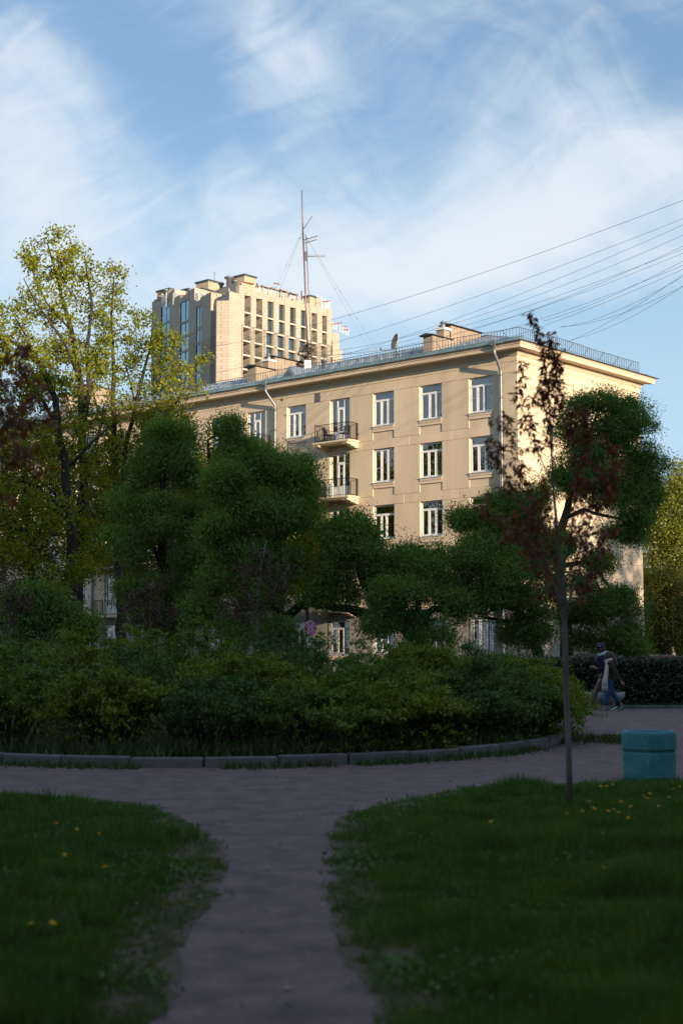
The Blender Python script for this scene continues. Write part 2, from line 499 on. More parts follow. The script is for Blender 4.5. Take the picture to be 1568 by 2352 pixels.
# end wall
EX = [0.0, 1.30, 2.60, 3.90, 5.48, 6.50, 7.55, 9.13, 10.30, 11.45, 12.62]
NICHE = {3, 6}
for f, zh in enumerate(HEAD):
    pl = f == 4
    zb = zh - 2.68 if f < 4 else 0.0
    pr = .03 if pl else 0
    for i in range(len(EX) - 1):
        x0 = EX[i] + (.281 if i == 0 else 0)
        if i == 0: x0 = 0.0
        if i in NICHE and f < 4:
            block('e', x0, EX[i + 1], zb, zh - 2.22, -.045)
            block('e', x0, EX[i + 1], zh - 1.9, zh, -.07)
            block('e', x0, EX[i + 1], zh - 2.22, zh - 1.9, .02)
        else:
            block('e', x0, EX[i + 1], zb, zh, pr, True, pl)
    b0, b1 = zh, (zh + .52 if f else 16.68)
    xs = [0.0, .75, 2.0, 3.2, 4.7, 6.0, 7.0, 8.3, 9.7, 10.9, 12.62]
    for i in range(len(xs) - 1): block('e', xs[i], xs[i + 1], b0, b1, pr, f in (0, 1, 2, 4) , pl)
xs = [0.0, 1.6, 3.4, 5.0, 6.9, 8.6, 10.4, 12.62]
for i in range(len(xs) - 1): block('e', xs[i], xs[i + 1], 16.68, 17.0, .012)
tag(far_blocks.build('wall_block', M['plaster'], bld), kind='stuff')
tag(far_plinth.build('plinth_block', M['plinth'], bld), kind='stuff')
# a dark patch above the balconies, pipe hole and scars
b = MB(); b.box((-.012, 13.85, 16.13), (.05, 14.27, 16.67)); b.build('mortar_patch', M['patch'], bld)
b = MB()
for (y, z, r) in ((4.57, 9.17, .07), (16.95, 16.62, .10), (16.62, 15.62, .06), (16.75, 15.70, .045), (10.9, 13.9, .05), (17.0, 14.6, .04)):
    n = 9
    ring = [(-.006, y + r * math.cos(2 * PI * i / n) * prng.uniform(.6, 1.1), z + r * math.sin(2 * PI * i / n) * prng.uniform(.6, 1.2)) for i in range(n)]
    b.add(ring, [tuple(range(n))])
b.build('wall_scar', M['darkcap'], bld)

# cornice profile (projection, z) swept round the corner
def sweep(prof, name, m, y_end=LEN, x_end=DEP):
    mb = MB()
    pts = []
    for p, z in prof:
        pts.append([(-p, y_end, z), (-p, -p, z), (x_end + p, -p, z)])
    n = len(prof)
    vs = [q for row in pts for q in row]
    fs = []
    for i in range(n - 1):
        for j in range(2):
            fs.append((i * 3 + j, i * 3 + j + 1, (i + 1) * 3 + j + 1, (i + 1) * 3 + j))
    mb.add(vs, fs)
    return mb.build(name, m, bld)
sweep([(.0, 17.0), (.06, 17.0), (.06, 17.055), (.10, 17.065), (.10, 17.115), (.15, 17.125), (.15, 17.165), (.20, 17.24), (.66, 17.24), (.66, 17.40), (.70, 17.43), (.70, 17.49), (.75, 17.53), (.75, 17.56), (.3, 17.565)], 'cornice', M['plaster2'])
# shallow end returns
b = MB(); b.box((DEP - .4, .3, 17.0), (DEP + .66, 1.0, 17.5)); b.build('cornice_return', M['plaster2'], bld)

# roof
EZ, RZ, EO = 17.60, 20.0, .80
RM = (RZ - EZ) / (6.3 + EO)
def rz_at(x): return EZ + (x + EO) * RM
b = MB()
yh = 6.3
vs = [(-EO, -EO, EZ), (-EO, LEN, EZ), (6.3, LEN, RZ), (6.3, yh, RZ), (DEP + EO, -EO, EZ), (DEP + EO, LEN, EZ)]
b.add(vs, [(0, 3, 2, 1), (0, 4, 3), (4, 5, 2, 3), (0, 1, 5, 4)])
b.build('roof', M['roofm'], bld)
b = MB()                                                # standing seams
for i in range(1, 8):                                   # along the eave
    x = -EO + i * .92
    y0 = -EO + i * .92
    b.beam((x, y0, rz_at(x) + .015), (x, LEN, rz_at(x) + .015), .05, .05)
y = 1.0
while y < 45:
    xe = min(6.3, y) if y < yh else 6.3
    b.beam((-EO, y, EZ + .012), (xe, y, rz_at(xe) + .012), .03, .035); y += .75
b.beam((-EO, -EO, EZ + .02), (6.3, yh, RZ + .02), .12, .06); b.beam((6.3, yh, RZ + .03), (6.3, LEN, RZ + .03), .16, .06)
for i in range(1, 14):
    x = -EO + i * 1.0
    yy_ = min(x, DEP - x)
    b.beam((x, -EO, EZ + .012), (x, min(yy_, 6.3), EZ + .012 + (min(yy_, 6.3) + EO) * RM), .03, .035)
tag(b.build('roof_seam', M['roofm'], bld), kind='stuff')
# turned-up sheet along the eave, in panels
y = -.85
i = 0
pm = MB(); pm.add([(-.84, 0, 17.565), (-.60, 0, 17.80), (-.56, 0, 17.79), (-.80, 0, 17.55), (-.84, 1.06, 17.565), (-.60, 1.06, 17.80), (-.56, 1.06, 17.79), (-.80, 1.06, 17.55)],
                  [(0, 1, 5, 4), (1, 2, 6, 5), (2, 3, 7, 6), (3, 0, 4, 7), (0, 3, 2, 1), (4, 5, 6, 7)])
pme = pm.mesh('eave_panel', M['eave'])
while y < 44:
    o = link('eave_panel', pme, bld, loc=(prng.uniform(-.012, .012), y, prng.uniform(-.012, .012))); y += 1.075
b = MB(); b.beam((-.83, -.83, 17.57), (DEP + .85, -.83, 17.57), .06, .03); b.build('eave_edge', M['darkcap'], bld)

# railing on the roof
def roof_rail(p, q, post=.2, h=.62, wob=.03):
    mb = MB()
    p, q = Vector(p), Vector(q)
    n = int((q - p).length / post)
    top = []
    ph = prng.uniform(0, 6)
    for i in range(n + 1):
        t = i / n
        o = p.lerp(q, t)
        hh = h + wob * math.sin(t * n * .13 + ph) + wob * .5 * math.sin(t * n * .31)
        tp = o + Vector((prng.uniform(-.01, .01), prng.uniform(-.01, .01), hh))
        top.append(tp)
        mb.beam(o, tp, .020)
    for i in range(0, n, 4): mb.beam(top[i], top[min(i + 4, n)], .026)
    mb.beam(p + Vector((0, 0, .12)), q + Vector((0, 0, .12)), .018)
    return mb, top
mb, top = roof_rail((-.35, 44, rz_at(-.35)), (-.35, -.4, rz_at(-.35)))
for y in np.arange(0.6, 44, 1.45): mb.beam((-.35, y, rz_at(-.35) + .5), (.05, y - .02, rz_at(.05)), .02)
mb.build('roof_railing', M['rail'], bld)
mb, top = roof_rail((-.35, -.4, rz_at(-.4)), (11.9, -.4, rz_at(-.4)))
for x in np.arange(1.6, 12, 1.6): mb.beam((x, -.4, rz_at(-.4) + .58), (x, .0, rz_at(.0)), .02)
mb.build('roof_railing', M['rail'], bld)

# chimney stacks
def stack(x0, x1, xs, y0, y1, zlow, zhigh, name='chimney'):
    mb = MB()
    mb.box((x0, y0, rz_at(x0) - .4), (xs + .0, y1, zlow))
    mb.box((xs + .003, y0 + .01, rz_at(xs) - .4), (x1, y1 - .01, zhigh))
    for i in range(int((x1 - x0) / .32)):                 # ragged ribs of render
        x = x0 + .1 + i * .32
        zt = zlow if x < xs - .1 else zhigh
        mb.box((x, y0 - prng.uniform(.012, .03), rz_at(x) - .1), (x + prng.uniform(.1, .2), y0 + .02, zt - prng.uniform(.02, .2)))
    ch = mb.build(name, M['brick'], bld)
    b = MB()
    def cap(xa, xb, z):
        b.add([(xa, y0 - .16, z), (xb, y0 - .16, z), (xb, (y0 + y1) / 2, z + .10), (xa, (y0 + y1) / 2, z + .10), (xb, y1 + .16, z), (xa, y1 + .16, z),
               (xa, y0 - .16, z - .03), (xb, y0 - .16, z - .03), (xb, y1 + .16, z - .03), (xa, y1 + .16, z - .03)],
              [(0, 1, 2, 3), (3, 2, 4, 5), (6, 9, 8, 7), (0, 6, 7, 1), (5, 4, 8, 9), (0, 3, 5, 9, 6), (1, 7, 8, 4, 2)])
    cap(x0 - .22, xs + .05, zlow + .05); cap(xs - .18, x1 + .12, zhigh + .05)
    b.build('chimney_cap', M['darkcap'], ch)
    return ch
def flue(ch, x, y, z0, z1):
    b = MB(); b.box((x - .28, y - .26, z0), (x + .28, y + .26, z1 - .30)); b.build('flue_base', M['brick'], ch)
    b = MB(); b.box((x - .36, y - .34, z1 - .30), (x + .36, y + .34, z1 - .16)); b.build('flue_collar', M['whitep'], ch)
    b = MB(); b.lathe([(.13, -.16), (.13, .14)], (x, y, z1), 12); b.lathe([(.20, .16), (.02, .30)], (x, y, z1), 12); b.build('flue_pipe', M['zinc'], ch)
ch1 = stack(1.3, 5.95, 3.05, 6.55, 7.2, 19.22, 20.10)
flue(ch1, 2.55, 6.75, 18.6, 20.02)
ch2 = stack(2.35, 6.9, 4.1, 21.5, 22.25, 19.62, 20.50)
flue(ch2, 3.75, 21.75, 19.2, 20.45)
ch3 = stack(2.2, 6.4, 3.9, 40.5, 41.3, 20.1, 21.0)
# small roof dormer vent
b = MB(); b.add([(.6, 16.4, rz_at(.6)), (.6, 17.6, rz_at(.6)), (.75, 17.0, rz_at(.6) + .75), (2.9, 17.0, rz_at(2.9) + .02), (2.3, 16.4, rz_at(2.3)), (2.3, 17.6, rz_at(2.3))], [(0, 2, 1), (0, 4, 3, 2), (1, 2, 3, 5)])
dv = b.build('dormer_vent', M['roofm'], bld)
b = MB()
for k in range(5):
    z = rz_at(.6) + .08 + k * .10; w = .45 * (1 - (k * .1 + .08) / .75)
    b.beam((.585, 17 - w, z), (.60, 17 + w, z), .03, .05)
b.build('louvre', M['zinc'], dv)
b = MB(); b.lathe([(.12, 0), (.12, .5), (.2, .52), (.02, .66)], (2.6, 15.9, rz_at(2.6)), 12); b.build('roof_vent', M['zinc'], bld)

# downpipes
def downpipe(yh_, yw):
    root = MB()
    root.tube([(-.72, yh_, 17.44), (-.72, yh_, 17.12), (-.56, (yh_ * .8 + yw * .2), 16.9), (-.17, yw, 16.32), (-.15, yw, 16.1), (-.15, yw, .25), (-.32, yw, .1)], .085, 12)
    o = root.build('downpipe', M['zinc'], bld)
    b = MB(); b.lathe([(.09, -.30), (.10, -.22), (.21, -.05), (.21, .16), (.19, .16)], (-.74, yh_, 17.56), 4, False, PI / 4); b.build('hopper', M['zinc'], o)
    z = 16.05
    while z > .5:
        b = MB(); b.lathe([(.088, 0), (.100, .01), (.100, .05), (.088, .06)], (-.15, yw, z), 12); b.build('pipe_collar', M['zinc'], o)
        b = MB(); b.lathe([(.102, 0), (.102, .03)], (-.15, yw, z - .07), 10); b.beam((-.05, yw, z - .055), (.05, yw, z - .055), .02); b.build('pipe_bracket', M['iron'], o)
        z -= 1.22
downpipe(.93, .93); downpipe(17.62, 17.36); downpipe(34.6, 34.4)

# ------------------------------------------------------------------ windows
WX = .13                                                 # outer face of the frame
def frame_mesh(w, h, bars, name='window'):
    """bars: list of (y0, z0, y1, z1) member rectangles, y to the left of the window centre, z up from the sill."""
    mb = MB()
    t = .065
    for (y0, y1, z0, z1) in ((-w / 2, -w / 2 + t, 0, h), (w / 2 - t, w / 2, 0, h), (-w / 2 + t, w / 2 - t, 0, t), (-w / 2 + t, w / 2 - t, h - t, h)):
        mb.box((WX, y0, z0), (WX + .07, y1, z1))
    for (y0, y1, z0, z1, d) in bars: mb.box((WX - .012 * d, y0, z0), (WX + .06, y1, z1))
    return mb.mesh(name, M['white'])
def sash(y0, y1, z0, z1, t=.05):
    return [(y0, y0 + t, z0, z1, 1), (y1 - t, y1, z0, z1, 1), (y0 + t, y1 - t, z0, z0 + t, 1), (y0 + t, y1 - t, z1 - t, z1, 1)]
W_, H_ = 1.52, 1.88
def win_three(tr, splits, mid_bar=None):
    """Three lights under a transom. Returns frame mesh and pane rectangles."""
    ztr = H_ - tr
    e = -W_ / 2 + .065; g = W_ / 2 - .065
    ys = [e, splits[0], splits[1], g]
    bars, panes = [], []
    if tr:
        bars.append((e, g, ztr - .045, ztr + .045, 0)); panes.append((e, g, ztr + .045, H_ - .065))
    top = ztr - .045 if tr else H_ - .065
    for y in splits: bars.append((y - .03, y + .03, .065, top, 0))
    for i in range(3):
        a = ys[i] + (.03 if i else 0); c = ys[i + 1] - (.03 if i < 2 else 0)
        bars += sash(a, c, .065, top, .032); panes.append((a + .025, c - .025, .09, top - .03))
    if mid_bar is not None:
        i = mid_bar
        a = ys[i] + (.03 if i else 0); c = ys[i + 1] - (.03 if i < 2 else 0)
        bars.append((a, c, .80, .815, 1))
    return bars, panes
VARIANTS = []
for (tr, sp, mbar) in ((.42, (-.24, .24), None), (.42, (-.30, .16), 0), (.42, (-.16, .28), 2), (0, (-.24, .24), 2), (.50, (-.10, .26), None)):
    bars, panes = win_three(tr, sp, mbar)
    VARIANTS.append((frame_mesh(W_, H_, bars), panes, sp, H_))
def balcony_variant():
    h = 2.42; w = 1.48
    e, g = -w / 2 + .065, w / 2 - .065
    d0, d1 = -.26, .26
    bars = [(d0 - .05, d0 + .03, .0, h - .065, 0), (d1 - .03, d1 + .05, 0, h - .065, 0), (d0 + .03, d1 - .03, h - .55, h - .47, 0)]
    bars += sash(d0 + .03, d1 - .03, .0, h - .55, .07) + [(d0 + .03, d1 - .03, .0, .55, 0), (e, d0 - .05, 0.0, .55, 0), (d1 + .05, g, 0, .55, 0)]
    bars += [(d0 + .08, d1 - .08, 1.25, 1.265, 1)]
    panes = [(d0 + .03, d1 - .03, h - .47, h - .065), (d0 + .10, d1 - .10, .56, h - .62), (e, d0 - .05, .55, h - .065), (d1 + .05, g, .55, h - .065)]
    return frame_mesh(w, h, bars), panes, (d0, d1), h
BALC = balcony_variant()
PANES = {}
def pane_mesh(w, h):
    key = (round(w, 3), round(h, 3))
    if key not in PANES:
        mb = MB(); x = 0.0
        mb.add([(x, -w / 2, -h / 2), (x, w / 2, -h / 2), (x, w / 2, h / 2), (x, -w / 2, h / 2)], [(0, 3, 2, 1)])
        PANES[key] = mb.mesh('pane', M['glass'])
    return PANES[key]
def curtain_mesh(w, h, seed):
    r = random.Random(seed)
    mb = MB(); n = 26; vs = []; ph = r.uniform(0, 6)
    for i in range(n + 1):
        y = -w / 2 + w * i / n
        x = .02 * math.sin(i * 1.7 + ph) + .012 * math.sin(i * 2.9 + ph)
        vs += [(x, y, 0), (x, y, h)]
    mb.add(vs, [(2 * i, 2 * i + 1, 2 * i + 3, 2 * i + 2) for i in range(n)], True)
    me = mb.mesh('curtain'); me.materials.append(None)
    return me
CURT = {s: curtain_mesh(1.36, 1.78, s) for s in range(3)}
CURTB = curtain_mesh(.45, 1.7, 9)
CURTN = curtain_mesh(.60, 1.78, 5)
CM = [mat('sheer_white', (.62, .62, .60), .9), mat('ochre_curtain', (.42, .36, .16), .9), mat('rose_curtain', (.40, .22, .18), .9), mat('grey_curtain', (.30, .31, .30), .9), mat('brown_lace', (.30, .22, .13), .9, var=.4, scale=30)]
SILL = MB(); SILL.box((-.07, -W_ / 2 - .03, -.05), (WX + .02, W_ / 2 + .03, -.012)); SILL = SILL.mesh('sill', M['sill'])
MOLD = MB(); MOLD.box((-.035, -W_ / 2 + .004, -.17), (.28, W_ / 2 - .004, -.05)); MOLD.box((-.012, -W_ / 2 + .004, -.30), (.28, W_ / 2 - .004, -.172)); MOLD.box((-.025, -W_ / 2 + .004, -.335), (.28, W_ / 2 - .004, -.302)); MOLD = MOLD.mesh('sill_moulding', M['plaster2'])
def place_window(k, f, variant=None, curtain=None, single=True, room=True):
    c = COLS[k][0]; zh = HEAD[f]
    balc = COLS[k][2] == 'b' and f < 4 and not (k == 5 and f > 2)
    fm, panes, sp, h = BALC if balc else VARIANTS[variant if variant is not None else prng.randrange(3)]
    z0 = zh - h - .01
    wo = link('window', fm, bld, loc=(0, c, z0))
    if single:
        for (y0, y1, a, b_) in panes:
            p = link('pane', pane_mesh(y1 - y0, b_ - a), wo, loc=(WX + .035, (y0 + y1) / 2, (a + b_) / 2))
            p.rotation_euler = (0, R(prng.uniform(-.5, .5)), R(prng.uniform(-.7, .7)))
    else:
        link('pane', pane_mesh(W_ - .1, h - .1), wo, loc=(WX + .035, 0, h / 2))
    if not balc:
        link('sill', SILL, wo, loc=(0, 0, 0))
        link('sill_moulding', MOLD, bld, loc=(0, c, z0))
    if curtain is not None:
        ci, style = curtain
        if style == 'full': link('curtain', CURT[prng.randrange(3)], wo, loc=(WX + .11, 0, h - 1.84), mat=CM[ci])
        elif style == 'sides':
            link('curtain', CURTB, wo, loc=(WX + .11, -W_ / 2 + .28, h - 1.78), mat=CM[ci]); link('curtain', CURTB, wo, loc=(WX + .11, W_ / 2 - .28, h - 1.78), mat=CM[ci])
        elif style == 'half': link('curtain', CURTN, wo, loc=(WX + .11, .3, h - 1.84), mat=CM[ci])
    return wo
spec = {(0, 0): (2, (0, 'full')), (1, 0): (1, (1, 'half')), (2, 0): (0, (3, 'half')), (3, 0): (0, (3, 'half')), (4, 0): (2, (1, 'full')), (5, 0): (0, (3, 'full')), (6, 0): (0, (3, 'half')),
        (0, 1): (0, (3, 'half')), (1, 1): (0, (3, 'sides')), (2, 1): (3, (2, 'sides')), (3, 1): (0, (2, 'half')), (2, 2): (4, (4, 'half')), (1, 2): (0, (3, 'sides')), (3, 2): (0, (0, 'full')), (0, 2): (0, None),
        (0, 4): (3, (0, 'full')), (3, 4): (0, (0, 'sides'))}
for k in range(len(COLS)):
    for f in range(5):
        v, cu = spec.get((k, f), (None, (prng.randrange(5), prng.choice(['full', 'sides', 'half'])) if prng.random() < .7 else None))
        place_window(k, f, v, cu, single=k < 10)
# blind-window sills on the end wall are plain; ground-floor grille
def grille(c, zb, h=1.9, w=1.5):
    mb = MB()
    x = -.06
    n = 9
    for i in range(n + 1):
        y = c - w / 2 + w * i / n
        pts = [(x, y, zb + h), (x, y, zb + .5)] + [(x - .03 * math.sin(t * PI), y + .025 * math.sin(t * 2 * PI), zb + .5 - .45 * t) for t in (.25, .5, .75, 1)]
        mb.tube(pts, .011, 4)
    for z in (.05, .5, 1.72): mb.beam((x, c - w / 2, zb + z), (x, c + w / 2, zb + z), .018)
    for cc in (c - .38, c + .02, c + .42):
        for s in (-1, 1):
            mb.tube([(x - .01, cc + s * (.06 + .07 * math.sin(t * PI * 3 % PI)), zb + .8 + .6 * t) for t in np.linspace(0, 1, 10)], .009, 4)
        mb.tube([(x - .012, cc + .05 * math.cos(a), zb + 1.1 + .1 * math.sin(a)) for a in np.linspace(0, 2 * PI, 9)], .008, 4)
    return mb.build('window_grille', M['iron'], bld)
grille(COLS[0][0], 1.42); grille(COLS[3][0], 1.42)

# ------------------------------------------------------------------ balconies
TEAL = mat('teal_sheet', (.03, .30, .27), .5)
def balcony(k, f, y0, y1, panel=None, dep=.86):
    zs = HEAD[f] - 2.58
    mb = MB()
    mb.box((-dep - .12, y0 - .12, zs - .10), (-.004, y1 + .12, zs))
    mb.box((-dep - .05, y0 - .05, zs - .16), (-.004, y1 + .05, zs - .102))
    bal = mb.build('balcony', M['plaster2'], bld)
    for yc in (y0 + .16, y1 - .16):                         # moulded consoles
        b = MB()
        prof = [(-.004, zs - .42), (-.30, zs - .42), (-.36, zs - .36), (-.62, zs - .34), (-.70, zs - .27), (-.96, zs - .25), (-1.02, zs - .162), (-.004, zs - .162)]
        n = len(prof)
        vs = [(x, yc - .2, z) for x, z in prof] + [(x, yc + .2, z) for x, z in prof]
        b.add(vs, [tuple(range(n)), tuple(range(2 * n - 1, n - 1, -1))] + [(i, n + i, n + (i + 1) % n, (i + 1) % n) for i in range(n)])
        b.build('console', M['plaster2'], bal)
    b = MB()
    zt = zs + 1.0
    P = [(-.03, y0), (-dep, y0), (-dep, y1), (-.03, y1)]
    for i in range(3):
        p, q = Vector((*P[i], 0)), Vector((*P[i + 1], 0))
        b.beam(p + Vector((0, 0, zt)), q + Vector((0, 0, zt)), .045, .03); b.beam(p + Vector((0, 0, zs + .08)), q + Vector((0, 0, zs + .08)), .03, .025)
        n = max(2, round((q - p).length / .135))
        for j in range(n + 1):
            o = p.lerp(q, j / n)
            b.beam((o.x, o.y, zs + .01), (o.x, o.y, zt), .034 if j in (0, n) else .017)
    for (x, y) in P[1:3]: b.lathe([(.012, 0), (.035, .03), (.03, .06), (.004, .09)], (x, y, zt), 8)
    b.build('railing', M['iron'], bal)
    if panel:
        b = MB()
        for i in range(9):
            ya = y0 + .1 + i * (y1 - y0 - .2) / 9
            b.box((-dep + .05, ya, zs + .03), (-dep + .07, ya + (y1 - y0 - .2) / 9 - .01, zs + .92))
        b.build('panel', panel, bal)
    return bal
balcony(3, 0, 10.95, 13.45); balcony(3, 1, 10.95, 13.45); balcony(3, 2, 10.95, 13.45); balcony(3, 3, 10.95, 13.45)
balcony(5, 0, 17.95, 20.2, TEAL); balcony(5, 1, 17.95, 20.2); balcony(5, 2, 17.95, 20.2)
DARKPANEL = mat('dark_sheet', (.05, .06, .07), .6)
for f in (0, 1, 2, 3): balcony(9, f, 30.6, 33.4, DARKPANEL if f == 2 else None); balcony(13, f, 44.7, 47.1)
# washing and odds behind the lower balcony rail
b = MB(); b.box((-.30, 12.62, HEAD[1] - 2.5), (-.20, 12.95, HEAD[1] - 1.75)); tag(b.build('storage_box', M['whitep']), 'white upright box standing on the lower balcony beside its door', 'box')
bpy.data.objects['storage_box'].location = (CX, CY, 0); bpy.data.objects['storage_box'].rotation_euler = (0, 0, TH)

# two chairs on the top balcony
def chair(y, x, rz, label):
    z = HEAD[0] - 2.575
    c = empty('balcony_chair', bl(x, y, z), TH + rz)
    tag(c, label, 'chair', 'chairs on the top balcony')
    RAT = M['iron']
    b = MB(); b.bevbox((-.24, -.24, .40), (.24, .24, .45), .03); b.build('seat', RAT, c)
    b = MB()
    vs = []
    for i in range(7):
        a = R(-60 + 20 * i)
        vs += [(-.26 * math.cos(a) - .02, .27 * math.sin(a), .47), (-.33 * math.cos(a) - .02, .30 * math.sin(a), .86 - .05 * abs(i - 3) / 3)]
    b.add(vs, [(2 * i, 2 * i + 1, 2 * i + 3, 2 * i + 2) for i in range(6)])
    b.add([(x_ - .02, y_, z_) for x_, y_, z_ in vs], [(2 * i + 2, 2 * i + 3, 2 * i + 1, 2 * i) for i in range(6)])
    b.build('backrest', RAT, c)
    for s in (-1, 1):
        b = MB(); b.tube([(-.28, s * .26, .80), (-.05, s * .31, .72), (.2, s * .30, .66), (.26, s * .27, .5), (.27, s * .25, 0)], .016, 6); b.build('arm', RAT, c)
        b = MB(); b.tube([(-.2, s * .2, .42), (-.27, s * .24, 0)], .015, 6); b.build('leg', RAT, c)
    return c
chair(12.75, -.5, R(-75), 'black wicker chair at the left end of the top balcony')
chair(11.55, -.5, R(95), 'black wicker chair at the right end of the top balcony beside the door')

# air conditioner
ac = empty('air_conditioner', bl(0, 37.6, 5.4), TH)
tag(ac, 'small white air conditioner box under a dark hood on the shaded wall at far left', 'air conditioner')
b = MB(); b.bevbox((-.40, -.42, 0), (-.08, .42, .58), .02); b.build('case', M['whitep'], ac)
b = MB(); b.lathe([(.2, 0), (.2, .01)], (0, 0, 0), 16); o = b.build('fan_grille', M['iron'], ac, loc=(-.402, .1, .3)); o.rotation_euler = (0, -PI / 2, 0)
b = MB(); b.add([(-.55, -.5, .72), (-.55, .5, .72), (-.02, .5, .90), (-.02, -.5, .90), (-.55, -.5, .70), (-.55, .5, .70), (-.02, .5, .88), (-.02, -.5, .88)], [(0, 1, 2, 3), (7, 6, 5, 4), (0, 4, 5, 1)]); b.build('hood', M['darkcap'], ac)

# satellite dish on the roof edge
dish = empty('satellite_dish', bl(.15, 8.25, rz_at(.15)), TH)
tag(dish, 'weathered round satellite dish at the roof edge left of the right-hand chimney', 'satellite dish')
b = MB(); b.tube([(0, 0, 0), (0, 0, .75)], .03, 8); b.build('pole', M['rail'], dish)
b = MB(); b.lathe([(.02, -.16), (.22, -.12), (.38, -.04), (.47, .05), (.455, .06), (.37, -.02), (.21, -.10), (.02, -.14)], (0, 0, 0), 24); o = b.build('reflector', mat('dish_rust', (.55, .53, .50), .6, .2, col2=(.30, .17, .09), scale=3.5), dish, loc=(-.05, .0, .98)); o.rotation_euler = (0, R(-78), R(-28))
b = MB(); b.tube([(-.08, -.05, .45), (-.5, .45, .48), (-.55, .62, .55)], .014, 6); b.lathe([(.05, 0), (.05, .12)], (-.56, .64, .52), 8); b.build('receiver_arm', M['rail'], dish)

# roof mast with aerials
def px_local(px, py, base):                                # point at the mast's own distance
    return at(px, py, base[1]) - base
mbase = bl(6.3, 21.0, 19.95)
mast = empty('antenna_mast', mbase)
tag(mast, 'tall guyed lattice antenna mast standing on the ridge of the apartment roof', 'antenna mast')
P0, P1, P2 = px_local(708, 842, mbase), px_local(696, 540, mbase), px_local(693, 437, mbase)
STEEL = mat('mast_steel', (.20, .15, .16), .5, .5, var=.3, scale=4)
off = np.array([.24, .05, 0])
b = MB(); b.tube([P0, P1], .055, 8); b.tube([P1 - np.array([0, 0, .35]), P2], [.055, .03], 8); b.build('pole', STEEL, mast)
b = MB(); b.tube([P0 + off, P1 + off * .8], .032, 6)
for i in range(22):
    t = i / 22; p = P0 + (P1 - P0) * t; b.beam(p, p + off, .028)
b.build('ladder', STEEL, mast)
def yagi(p, q, n, ln, name='yagi_aerial', vert=False):
    p, q = Vector(p), Vector(q)
    b = MB(); b.tube([p, q], .022, 6)
    d = (q - p).normalized()
    s = Vector((0, 0, 1)) if vert else d.cross(Vector((0, 0, 1))).normalized()
    for i in range(n):
        c = p.lerp(q, .15 + .85 * i / (n - 1)); l = ln * (1 - .35 * i / n)
        b.beam(c - s * l / 2, c + s * l / 2, .014)
    b.build(name, STEEL, mast)
yagi(px_local(696, 527, mbase), px_local(718, 520, mbase + np.array([0, 2.2, 0])) , 8, .5)
yagi(px_local(698, 551, mbase), px_local(729, 542, mbase), 10, .4); yagi(px_local(699, 559, mbase), px_local(727, 550, mbase), 8, .5)
yagi(px_local(700, 589, mbase), px_local(746, 588, mbase), 12, .28, vert=True)
b = MB(); q = Vector(px_local(703, 588, mbase)); b.box(q - Vector((.1, .06, .3)), q + Vector((.1, .06, .3))); b.build('junction_box', M['rail'], mast)
for (x, y_) in ((652, 640), (641, 645), (840, 790), (862, 800)):
    e = bl(6.3, 0, 0)
    q = px_local(x, y_, mbase + np.array([0, -4 if x > 700 else 4, 0])) + np.array([0, -4 if x > 700 else 4, 0])
    p = Vector(px_local(695, 531, mbase)); q = Vector(q)
    if x < 700: q = p + (q - p) * 2.3
    else: q = p + (q - p) * 1.05
    b = MB(); b.tube([p, q], .006, 4)
    for t in (.06, .3, .5, .72): c = p.lerp(q, t); b.lathe([(.006, -.05), (.022, -.02), (.022, .02), (.006, .05)], tuple(c), 6)
    b.build('guy_wire', STEEL, mast)
b = MB(); b.box((-.22, -.25, -.1), (.22, .2, .55)); b.build('base_block', M['whitep'], mast, loc=(.25, -.3, -.05))
b = MB(); gr = random.Random(5)
for i in range(60):
    c = Vector((gr.gauss(.15, .22), gr.gauss(-.2, .2), gr.uniform(.5, 1.6))); d = Vector((gr.gauss(0, 1), gr.gauss(0, 1), gr.gauss(0, .5))).normalized() * gr.uniform(.1, .3)
    b.beam(c - d, c + d, .05, .07)
b.build('insulator_cluster', mat('insulator', (.06, .05, .03), .6), mast)

# overhead cables
CABLE = mat('cable', (.03, .03, .035), .6)
def cable(a, Ya, c, Yc, sag, label, group, r=.018):
    p, q = at(a[0], a[1], Ya), at(c[0], c[1], Yc)
    q = p + (q - p) * 1.25
    mid = (p + q) / 2
    o = empty('overhead_cable', mid)
    b = MB()
    pts = [p + (q - p) * t - mid - np.array([0, 0, sag * 4 * t * (1 - t)]) for t in np.linspace(0, 1, 22)]
    b.tube(pts, np.linspace(r * 1.5, r * .75, 22), 5)
    bpy.data.objects.remove(o)
    o = b.build('overhead_cable', CABLE); o.location = mid
    tag(o, label, 'cable', group)
G1 = 'cables fanning out from the roof mast'; G2 = 'cables leaving the roof above the end wall'
cable((452, 802), 118, (1568, 414), 52, 1.2, 'topmost single overhead cable crossing the sky from the stone tower to the right edge', G1, .008)
for (a, c, s) in (((470, 862), (1568, 466), .9), ((602, 858), (1568, 472), 1.1), ((709, 812), (1568, 488), 1.3), ((712, 815), (1568, 493), 1.8),
                  ((714, 818), (1568, 525), 1.4), ((718, 822), (1568, 532), 1.0), ((722, 826), (1568, 545), 1.6), ((600, 862), (1568, 530), 2.2)):
    cable(a, 95, c, 50, s, 'thin dark overhead cable in the bundle fanning right from the roof mast', G1, .0062)
for (a, c, s) in (((1245, 738), (1568, 586), .3), ((1283, 752), (1568, 612), .5), ((1288, 750), (1568, 634), .5), ((1300, 786), (1568, 617), .3), ((1312, 780), (1568, 640), .4)):
    cable(a, 78, c, 45, s, 'thin dark cable rising right from the roof railing above the end wall', G2, .006)
